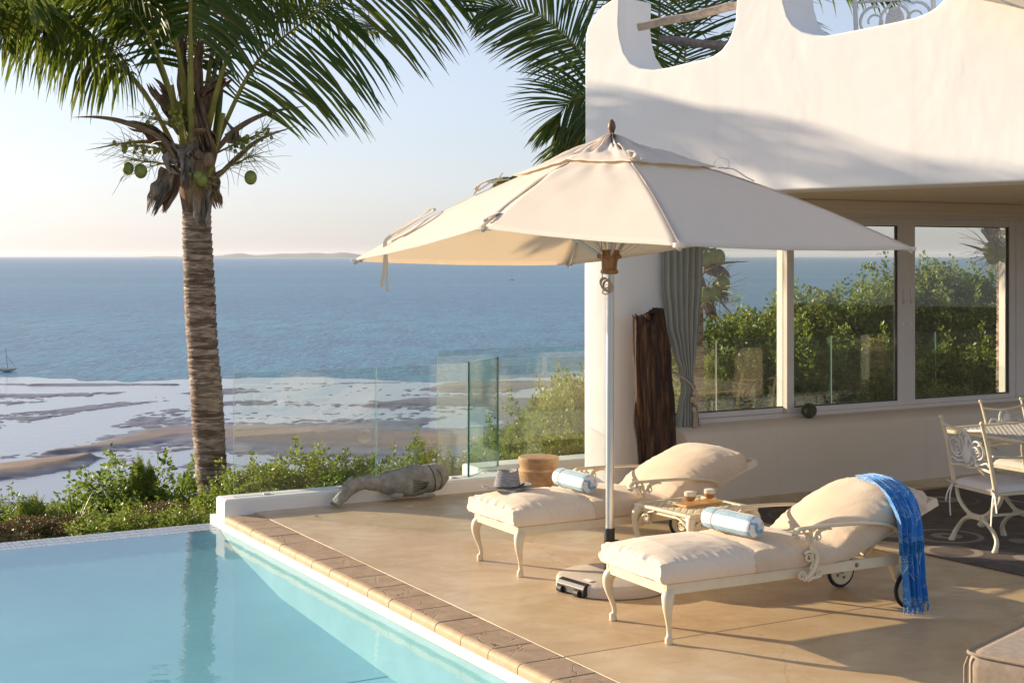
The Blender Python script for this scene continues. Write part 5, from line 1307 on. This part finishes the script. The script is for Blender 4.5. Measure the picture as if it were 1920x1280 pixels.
# ---------------------------------------------------------------- palms
def frond(parent, pts, L=.75, n=64, droop=.9, seed=0, hint=None, r0=.030, t0=.16, spread=72, width=.019, mat=None, tipf=.45):
    rg = random.Random(seed); path = crom(pts, 60)
    rs = MB().tube(path, [r0 * 1.25, r0 * .75, r0 * .5, r0 * .35, r0 * .22, r0 * .1], 8, flat=.65, up=(0, 0, 1)).build('frond', M['rachis'], parent)
    mb = MB(); g = V((0, 0, -1))
    for i in range(n):
        t = t0 + (1 - t0) * (i + .5) / n; q = t * 60; k = min(int(q), 59)
        for s in (-1, 1):
            tt = min(.999, t + rg.uniform(-.004, .004)); p = lerpl(path, tt); T = (lerpl(path, min(1, tt + .02)) - lerpl(path, tt - .02)).normalized()
            S = T.cross(V((0, 0, 1))) if hint is None else V(hint) - T * V(hint).dot(T)
            if S.length < .05: S = V((1, 0, 0))
            S.normalize(); U_ = S.cross(T)
            if U_.z < 0: U_ = -U_
            k_ = (t - t0) / (1 - t0); an = R(spread * (1 - (1 - tipf) * k_) + rg.uniform(-6, 6))
            d = (S * s * math.sin(an) + T * math.cos(an) + U_ * (.22 + rg.uniform(-.12, .12))).normalized()
            l = L * 1.2 * (math.sin(math.pi * (.16 + .80 * k_)) ** .7) * rg.uniform(.88, 1.08); m = 5
            w0 = width * rg.uniform(.8, 1.15); dr = droop * rg.uniform(.7, 1.3)
            vs = []; c = V(p); nrm = d.cross(T).normalized()
            for j in range(m + 1):
                f = j / m; ww = w0 * (math.sin(math.pi * min(1, .18 + .82 * f)) ** .7 + .04) if j < m else .001
                sd = d.cross(g).normalized() if d.cross(g).length > .1 else nrm
                sd = (T * .9 + sd * .35).normalized()
                sd = (sd - d * sd.dot(d)).normalized(); up_ = sd.cross(d)
                vs += [c - sd * ww, c + up_ * ww * -.45, c + sd * ww]
                d = (d + g * dr * (.22 + .30 * f)).normalized(); c = c + d * (l / m)
            fs = []
            for j in range(m):
                a0 = j * 3; fs += [(a0, a0 + 1, a0 + 4, a0 + 3), (a0 + 1, a0 + 2, a0 + 5, a0 + 4)]
            mb.add(vs, fs)
    me_ = mb
    vsn = [tuple(p) for p in mb.v]; me = bpy.data.meshes.new('leaflets'); me.from_pydata(vsn, [], mb.f); me.materials.append(mat or M['frond']); me.polygons.foreach_set('use_smooth', [True] * len(me.polygons))
    o = bpy.data.objects.new('leaflets', me); C.objects.link(o); o.parent = rs; o['kind'] = 'stuff'
    return rs
def W2(t_, pts): return [V(p) - t_.location for p in pts]
def spathe(t_, pts, w_, mat, name='spathe', curl=.5):
    path = crom(W2(t_, pts), 24); mb = MB()
    mb.tube(path, [w_ * .55, w_, w_ * 1.05, w_ * .8, w_ * .45, w_ * .04], 8, flat=.45, up=(0, 0, 1)); return mb.build(name, mat, t_)
def rag(t_, pts, w_, mat, seed=0, name='fibre_sheath'):
    path = crom(W2(t_, pts), 16)
    def f(u, v):
        p = lerpl(path, v); T = (lerpl(path, min(1, v + .05)) - lerpl(path, max(0, v - .05))).normalized(); S = T.cross(V((.2, 1, .1))).normalized(); N = S.cross(T)
        ww = w_ * (.55 + .6 * math.sin(math.pi * min(1, .25 + v * .6)) - .35 * v * v) * (1 + .35 * nz((v * 5, u * 2, seed)))
        q = p + S * (u - .5) * 2 * ww + N * ww * (.55 * math.cos((u - .5) * 4.5 + nz((v * 3, 0, seed)) * 2) + .25 * math.sin(u * 17 + seed) * v)
        if v > .7: q = q - T * (v - .7) * 2.6 * w_ / .07 * abs(nz((u * 16, seed, 0))) + N * (v - .7) * .12 * nz((u * 9, seed, 3))
        return q
    mb = MB(); mb.grid(f, 26, 22); return mb.build(name, mat, t_, ang=180, solid=.003)
def inflo(t_, p, q, n, l, seed, spread=.9, droop=.5, buds=0, mat=None):
    rr = random.Random(seed); p, q = V(p) - t_.location, V(q) - t_.location; mb = MB(); ax = (q - p)
    mb.tube([p, (p + q) / 2 + V((0, 0, .01)), q], [.016, .011, .004], 6, sm=6)
    for i in range(n):
        t = .2 + .8 * i / n; c = p.lerp(q, t); d = (ax.normalized() * 1.2 + V((rr.gauss(0, 1), rr.gauss(0, 1), rr.gauss(0, 1))) * spread).normalized()
        pts = [c]; L = l * rr.uniform(.6, 1.2)
        for j in range(4): d = (d + V((0, 0, -droop * .18)) + V((rr.gauss(0, 1), rr.gauss(0, 1), rr.gauss(0, 1))) * .12).normalized(); pts.append(pts[-1] + d * L / 4)
        mb.tube(pts, [.005, .0035, .0018], 4)
    o = mb.build('flower_stalk', M['rachis'], t_)
    if buds:
        mb = MB()
        for i in range(buds):
            c = p.lerp(q, rr.uniform(.3, 1.0)) + V((rr.gauss(0, .045), rr.gauss(0, .045), rr.gauss(-.02, .035))); mb.ball(c, rr.uniform(.016, .032), 8, (1, 1, 1.15))
        mb.build('young_fruit', M['nut'], t_)['kind'] = 'stuff'
def nut(t_, p, r=.055, mat=None, sq=(1, 1, 1.15)):
    MB().ball(V(p) - t_.location, r, 16, sq).build('coconut', mat or M['nut'], t_)
def trunk(t_, pts, rad, ring=.055, seed=1, name='trunk'):
    path = crom(W2(t_, pts), 120); Ltot = sum((path[i + 1] - path[i]).length for i in range(120)); nr = int(Ltot / .011)
    def f(u, v):
        c = lerpl(path, v); a = 2 * math.pi * u; s = v * Ltot + .016 * nz((math.cos(a) * 1.5, math.sin(a) * 1.5, v * Ltot * 3), 1, seed) + .010 * math.sin(a * 1 + v * 30)
        s += .030 * nz((math.cos(a) * .9, math.sin(a) * .9, v * Ltot * 1.3), 1, seed + 3); per = ring; ph = (s / per) % 1.0; am = .7 + .9 * abs(nz((0, 0, math.floor(s / per) * 1.7), 1, seed)); saw = ((ph ** 1.4) * .015 - (.016 if ph < .14 else 0)) * am
        r = lerpl(rad, v) * (1 + .035 * nz((math.cos(a), math.sin(a), v * Ltot * 2.5), 1.2, seed)) + saw + .004 * nz((math.cos(a) * 7, math.sin(a) * 7, v * Ltot * 24), 1)
        return c + V((r * math.cos(a), r * math.sin(a), .006 * nz((math.cos(a) * 3, math.sin(a) * 3, v * 40))))
    mb = MB(); mb.grid(f, 40, nr, cu=True); return mb.build(name, M['bark'], t_, ang=180)
PY = 17.0; KS = PY / 12.9
mp_ = thing('coconut_palm', 'big coconut palm with leaning ringed trunk at the end of the pool', 'palm tree', (D(404, 980, PY).x, PY, -2.2))
tp = [D(408, 1040, PY), D(404, 980, PY), D(397, 890, PY), D(391, 802, PY), D(385, 708, PY), D(377.5, 614, PY), D(373.5, 521, PY), D(369.5, 441, PY), D(369, 385, PY)]
tp = [V((tp[0].x + .03, PY, -2.2))] + tp
trunk(mp_, tp, [q * KS for q in (.145, .136, .132, .134, .138, .142, .134, .137, .131, .127, .124)], .098)
def Q(l): return [D(*q) for q in l]
cz = lambda y: D(0, y, PY).z
mb = MB(); c_ = D(369, 380, PY); cx0 = c_.x - mp_.location.x
mb.lathe([(r * KS, cz(y) + 2.2) for r, y in ((.125, 400), (.150, 370), (.175, 340), (.17, 315), (.13, 285), (.09, 250), (.04, 200))], 16, (cx0 + .0, 0, 0)); mb.build('crown_heart', M['sheath'], mp_)
Y0 = PY
# fronds in view
frond(mp_, W2(mp_, Q([(335, 300, Y0), (300, 225, Y0), (250, 150, Y0 - .1), (190, 90, Y0 - .3), (110, 25, Y0 - .5), (30, -20, Y0 - .7), (-60, -30, Y0 - .9)])), .92 * KS, 84, 1.5, 1, r0=.054, t0=.36, width=.021)
frond(mp_, W2(mp_, Q([(392, 310, Y0), (425, 225, Y0), (478, 122, Y0 - .2), (545, 60, Y0 - .4), (640, -5, Y0 - .6), (760, -55, Y0 - .9), (880, -75, Y0 - 1.2)])), 1.0 * KS, 78, .30, 2, hint=(.72, -.25, -.70), spread=82, tipf=.55, r0=.045, t0=.22, width=.019)
frond(mp_, W2(mp_, Q([(364, 290, Y0 - .05), (358, 190, Y0 - .25), (357, 60, Y0 - .5), (357, -60, Y0 - .9), (357, -130, Y0 - 1.4), (357, -170, Y0 - 1.9)])), 0.90 * KS, 84, .7, 3, hint=(1, 0, 0), spread=108, tipf=.75, r0=.054, t0=.40, width=.021)
frond(mp_, W2(mp_, Q([(345, 270, Y0 + .1), (300, 130, Y0 + .4), (235, 20, Y0 + .8), (140, -60, Y0 + 1.2), (20, -90, Y0 + 1.6)])), .95 * KS, 66, 1.1, 4, width=.020, r0=.042, t0=.40)
frond(mp_, W2(mp_, Q([(385, 280, Y0 + .1), (405, 120, Y0 + .3), (440, -10, Y0 + .7), (520, -110, Y0 + 1.1), (640, -160, Y0 + 1.6)])), .95 * KS, 66, 1.1, 5, width=.020, r0=.045, t0=.42)
frond(mp_, W2(mp_, Q([(380, 280, Y0 + .1), (430, 100, Y0 - .3), (520, -40, Y0 - .5), (640, -140, Y0 - .7), (790, -190, Y0 - .9)])), .95 * KS, 66, 1.1, 6, width=.020, r0=.042, t0=.42)
frond(mp_, W2(mp_, Q([(350, 280, Y0 - .05), (290, 90, Y0 - .5), (200, -40, Y0 - .9), (80, -120, Y0 - 1.3)])), .95 * KS, 62, 1.2, 7, width=.020, r0=.042, t0=.42)
frond(mp_, W2(mp_, Q([(330, 290, Y0 + .1), (270, 170, Y0 + .5), (180, 80, Y0 + .9), (80, 30, Y0 + 1.2), (-40, 30, Y0 + 1.5)])), .90 * KS, 64, 1.4, 8, r0=.032, t0=.44, mat=M['leaf_y'])
frond(mp_, W2(mp_, Q([(370, 260, Y0 + .1), (365, 60, Y0 + .9), (350, -60, Y0 + 1.8), (330, -80, Y0 + 2.8)])), .9 * KS, 72, .6, 9, hint=(1, 0, 0), r0=.042, t0=.42)
frond(mp_, W2(mp_, Q([(375, 270, Y0), (400, 90, Y0 + .3), (440, -20, Y0 + .8), (500, -80, Y0 + 1.3), (560, -60, Y0 + 1.8)])), .9 * KS, 72, .6, 10, r0=.042, t0=.42)
frond(mp_, W2(mp_, Q([(360, 270, Y0), (330, 80, Y0 - .3), (290, -30, Y0 - .6), (240, -90, Y0 - .9), (200, -90, Y0 - 1.2)])), .9 * KS, 72, .6, 12, r0=.042, t0=.42)
for k, (dx, dy, up) in enumerate(((.9, .9, 2.0), (-.8, .2, 2.4), (-.6, 1.0, 1.9))):   # upper crown, above the frame
    o_ = V((D(365, 260, PY).x, PY, cz(260))); frond(mp_, W2(mp_, [o_, o_ + V((dx * .35, dy * .35, up * .55)), o_ + V((dx * 1.1, dy * 1.1, up * .85)), o_ + V((dx * 2.2, dy * 2.2, up * .8))]), .9, 60, .6, 20 + k, r0=.042, t0=.25)
# closed spear leaf
MB().tube(W2(mp_, Q([(396, 300, Y0 + .1), (408, 220, Y0 + .1), (414, 150, Y0 + .1), (415, 92, Y0 + .1)])), [.025, .042, .037, .002], 8, sm=16).build('spear_leaf', M['leaf'], mp_)
# cut stubs
MB().tube(W2(mp_, Q([(388, 330, Y0 - .12), (402, 285, Y0 - .16), (418, 212, Y0 - .2)])), [.077, .06, .045], 10, flat=.6, sm=10).build('petiole_stub', M['rachis'], mp_)
MB().tube(W2(mp_, Q([(345, 280, Y0 + .1), (330, 210, Y0 + .1), (322, 160, Y0 + .1)])), [.062, .043, .037], 10, flat=.6, sm=10).build('petiole_stub', M['rachis'], mp_)
for pts, w_, mt in (([(340, 320, Y0 - .1), (300, 258, Y0 - .2), (235, 230, Y0 - .2), (185, 220, Y0 - .2), (134, 220, Y0 - .2)], .045, 'petiole_br'),
                    ([(330, 310, Y0 - .1), (300, 270, Y0 - .1), (240, 268, Y0 - .1), (160, 282, Y0 - .1)], .034, 'petiole_br'),
                    ([(400, 290, Y0 - .1), (440, 245, Y0 - .1), (500, 213, Y0 - .1), (578, 198, Y0 - .1)], .045, 'petiole_br'),
                    ([(395, 345, Y0 - .1), (440, 300, Y0 - .1), (490, 260, Y0 - .1), (560, 235, Y0 - .1)], .040, 'petiole_br'),
                    ([(310, 275, Y0 + .1), (345, 300, Y0 - .05), (350, 290, Y0), (240, 225, Y0)], .03, 'petiole_br')):
    spathe(mp_, Q(pts), w_ * KS * 1.25, M[mt])
for k, (pts, w_, mt) in enumerate((([(318, 318, Y0 - .12), (300, 360, Y0 - .18), (282, 405, Y0 - .2)], .070, 'sheath_g'), ([(345, 275, Y0 - .2), (352, 305, Y0 - .26), (347, 355, Y0 - .26)], .055, 'sheath_g'),
    ([(330, 320, Y0 - .16), (322, 360, Y0 - .18), (300, 398, Y0 - .2)], .055, 'sheath'), ([(384, 350, Y0 - .18), (380, 390, Y0 - .2), (380, 432, Y0 - .2)], .065, 'sheath_g'), ([(398, 325, Y0 - .16), (404, 360, Y0 - .17), (412, 392, Y0 - .17)], .05, 'sheath'),
    ([(335, 300, Y0 - .15), (290, 250, Y0 - .12), (240, 232, Y0 - .12)], .055, 'sheath'), ([(350, 245, Y0 - .1), (325, 205, Y0 - .1), (282, 150, Y0 - .1)], .075, 'sheath'), ([(385, 215, Y0), (405, 165, Y0 - .05), (436, 142, Y0 - .05)], .055, 'sheath'),
    ([(365, 275, Y0 - .16), (385, 270, Y0 - .2), (395, 300, Y0 - .18)], .11, 'sheath'), ([(430, 245, Y0 - .1), (445, 265, Y0 - .1), (452, 275, Y0 - .1)], .05, 'sheath_g'), ([(340, 270, Y0 - .18), (335, 300, Y0 - .2), (350, 320, Y0 - .2)], .10, 'sheath_g'),
    ([(346, 215, Y0), (343, 130, Y0 + .05), (345, 60, Y0 + .05)], .04, 'sheath'), ([(380, 200, Y0 + .05), (372, 130, Y0 + .05), (380, 60, Y0 + .05)], .04, 'sheath'), ([(322, 345, Y0), (314, 372, Y0), (309, 400, Y0)], .035, 'sheath'))):
    rag(mp_, Q(pts), w_ * KS * 1.15, M[mt], k)
for p, q, n, l, sd, bd in (((330, 285, Y0 - .1), (225, 268, Y0 - .3), 46, .30, 1, 26), ((320, 310, Y0 - .1), (250, 300, Y0 - .3), 40, .34, 2, 0), ((400, 290, Y0 - .1), (500, 245, Y0 - .3), 46, .32, 3, 22), ((405, 325, Y0 - .1), (480, 290, Y0 - .3), 40, .34, 4, 0),
                         ((350, 260, Y0 - .2), (330, 185, Y0 - .3), 46, .22, 5, 20), ((360, 320, Y0 - .25), (378, 340, Y0 - .3), 22, .26, 6, 6), ((335, 240, Y0 - .1), (270, 215, Y0 - .2), 26, .24, 7, 6)):
    inflo(mp_, D(*p), D(*q), n, l * KS, sd, .75, .45, bd)
for px, py, r in ((240, 316, .052), (264, 321, .058), (470, 333, .057), (379, 338, .05), (372, 330, .045), (392, 300, .06)): nut(mp_, D(px, py, Y0 - .32), r * KS, M['nut'] if px != 392 else M['sheath'])
# a taller palm outside the frame at the left: its crown shades the foot of the parapet
op = thing('coconut_palm', 'coconut palm at the far left edge, nearly all out of view', 'palm tree', (-6.3, 14.5, -1.6))
trunk(op, [V((-6.3, 14.5, -1.6)), V((-6.2, 14.5, 2.0)), V((-6.1, 14.5, 4.70))], [.18, .14, .12], .06, 9)
for k in range(11):
    a = k * 2.4 + .4; d = V((math.cos(a) * .8, math.sin(a), 0)); o_ = V((-6.1, 14.5, 4.70)); e_ = .08 + .16 * (k % 3)
    frond(op, W2(op, [o_, o_ + d * .5 + V((0, 0, e_)), o_ + d * 1.1 + V((0, 0, e_ * 1.2)), o_ + d * 1.5 + V((0, 0, e_ * .6)), o_ + d * 1.75 + V((0, 0, -.25))]), .50, 38, .6, 90 + k, r0=.03, t0=.2)
# second palm behind the house
PB = 15.6; bp = thing('coconut_palm', 'coconut palm behind the house, fronds spilling past the white parapet', 'palm tree', (D(1230, 240, PB).x, PB, -1.0))
cb = D(1215, 235, PB)
trunk(bp, [V((cb.x - .1, PB, -1.0)), V((cb.x, PB, .8)), V((cb.x, PB, cb.z))], [.17, .14, .13], .055, 3)
MB().lathe([(.13, cb.z + .9), (.2, cb.z + 1.2), (.1, cb.z + 1.5)], 12, (cb.x - bp.location.x, 0, 0)).build('crown_heart', M['sheath'], bp)
BF = [([(1215, 235), (1150, 165), (1097, 106), (1060, 68), (1015, 33), (950, 8), (897, 24)], 0, .70, 84, .22, (.62, .1, .78)), ([(1212, 240), (1160, 190), (1110, 175), (1060, 200), (1040, 250)], .1, .68, 76, .30, (.5, .1, .85)), ([(1212, 250), (1150, 215), (1110, 230), (1075, 280), (1055, 330)], .2, .62, 70, .35, (.7, .1, .7)),
      ([(1215, 235), (1270, 180), (1284, 110), (1285, 0), (1290, -90), (1310, -150)], .0, .80, 80, .25, (1, 0, 0)), ([(1225, 235), (1310, 150), (1380, 90), (1450, 60), (1520, 80)], .2, .75, 70, .5, None), ([(1225, 235), (1330, 120), (1440, 20), (1560, -20), (1680, 0)], .5, .8, 80, .5, None), ([(1222, 235), (1290, 70), (1380, -60), (1500, -120), (1640, -110), (1760, -60)], .2, .95, 90, .5, None), ([(1215, 235), (1235, 60), (1230, -80), (1180, -180)], .4, .8, 60, .4, None), ([(1222, 240), (1310, 190), (1400, 180), (1480, 210)], .6, .7, 50, .5, None)]
for k, (pts, dy, l, n, dr, hn) in enumerate(BF): frond(bp, W2(bp, [D(px, py, PB + dy * i * .5) for i, (px, py) in enumerate(pts)]), l, n, dr, 40 + k, hint=hn, r0=.03, t0=.2, width=.0125)
# palms seen through the windows
def small_palm(label, px, pyc, Y, lean, seed, spl, nuts, rags):
    t_ = thing('coconut_palm', label, 'palm tree', (D(px - lean, 900, Y).x, Y, -.9)); c = D(px, pyc, Y)
    trunk(t_, [V((t_.location.x, Y, -.9)), V((c.x, Y, .6)), c], [.15, .12, .11], .055, seed)
    MB().lathe([(.11, c.z - t_.location.z - .1), (.17, c.z - t_.location.z + .12), (.08, c.z - t_.location.z + .4)], 12, (c.x - t_.location.x, 0, 0)).build('crown_heart', M['sheath'], t_)
    for s in spl: spathe(t_, [D(*q, Y - .2) for q in s], .04, M['petiole_br'])
    for q in nuts: nut(t_, D(*q, Y - .25), .085, M['nut'])
    for k, s in enumerate(rags): rag(t_, [D(*q, Y - .22) for q in s], .07, M['sheath'], k)
    for k in range(3): inflo(t_, c, c + V((.3 * (1 if px < 1500 else -1), -.3, .1 * k)), 26, .4, seed + k)
    for k in range(9):
        a = k * .7 + seed; d = V((math.cos(a), math.sin(a) * .8 + .3, 0)); frond(t_, W2(t_, [c + V((0, 0, .1)), c + d * .5 + V((0, 0, .9)), c + d * 1.3 + V((0, 0, 1.5)), c + d * 2.3 + V((0, 0, 1.5))]), .8, 44, .6, seed * 10 + k, r0=.03, t0=.25)
    return t_
small_palm('small palm with orange coconuts seen through the window beside the curtain', 1300, 560, 17.2, 8, 3, [[(1305, 520), (1350, 495), (1405, 490)], [(1310, 540), (1345, 560), (1375, 592)], [(1310, 500), (1325, 470), (1340, 440)]], [(1322, 552), (1338, 550), (1356, 532), (1335, 480), (1347, 482), (1322, 485)], [[(1320, 540), (1330, 575), (1340, 600)], [(1320, 500), (1350, 510), (1368, 525)], [(1335, 535), (1352, 545), (1360, 570)]])
small_palm('palm with pale coconuts seen through the right hand window pane', 1888, 480, 17.4, 0, 5, [[(1880, 490), (1840, 468), (1797, 455)], [(1880, 470), (1850, 440), (1840, 425)]], [(1856, 470), (1872, 474), (1862, 482)], [[(1870, 440), (1850, 430), (1845, 425)]])
# garden balustrade behind the house
gb2 = thing('glass_balustrade', 'clear glass balustrade in the garden seen through the house windows', 'balustrade', hw(-1.5, 3.6), RZ)
q = -1.2
for k, ww in enumerate((1.9, 1.7, 1.75, 1.75, 1.8)):
    p0, p1 = hw(q, 3.9), hw(q + ww, 3.9); panel(gb2, p0, p1, -.4, 1.12, .012); 
    mb = MB(); mb.box((p1 + b_ * .008 + V((0, 0, .36))), (.014, .014, 1.52), RZ); mb.build('joint_strip', M['alu'], gb2, world=True); q += ww + .016

# ================================================================ air
hm = bpy.data.materials.new('haze_air'); hm.use_nodes = True; hn = hm.node_tree.nodes
hn.remove(hn['Principled BSDF']); pv = hn.new('ShaderNodeVolumePrincipled'); pv.inputs['Density'].default_value = 1.8e-5; pv.inputs['Color'].default_value = (.90, .93, 1, 1); pv.inputs['Anisotropy'].default_value = .2
hm.node_tree.links.new(pv.outputs[0], hn['Material Output'].inputs['Volume'])
mb = MB(); mb.prism([(-64000, -40, -31), (64000, -40, -31), (64000, 90000, -31), (-64000, 90000, -31)], (0, 0, 190)); hz_ = mb.build('haze', hm, smooth=False); hz_['kind'] = 'stuff'
sc.cycles.volume_bounces = 0
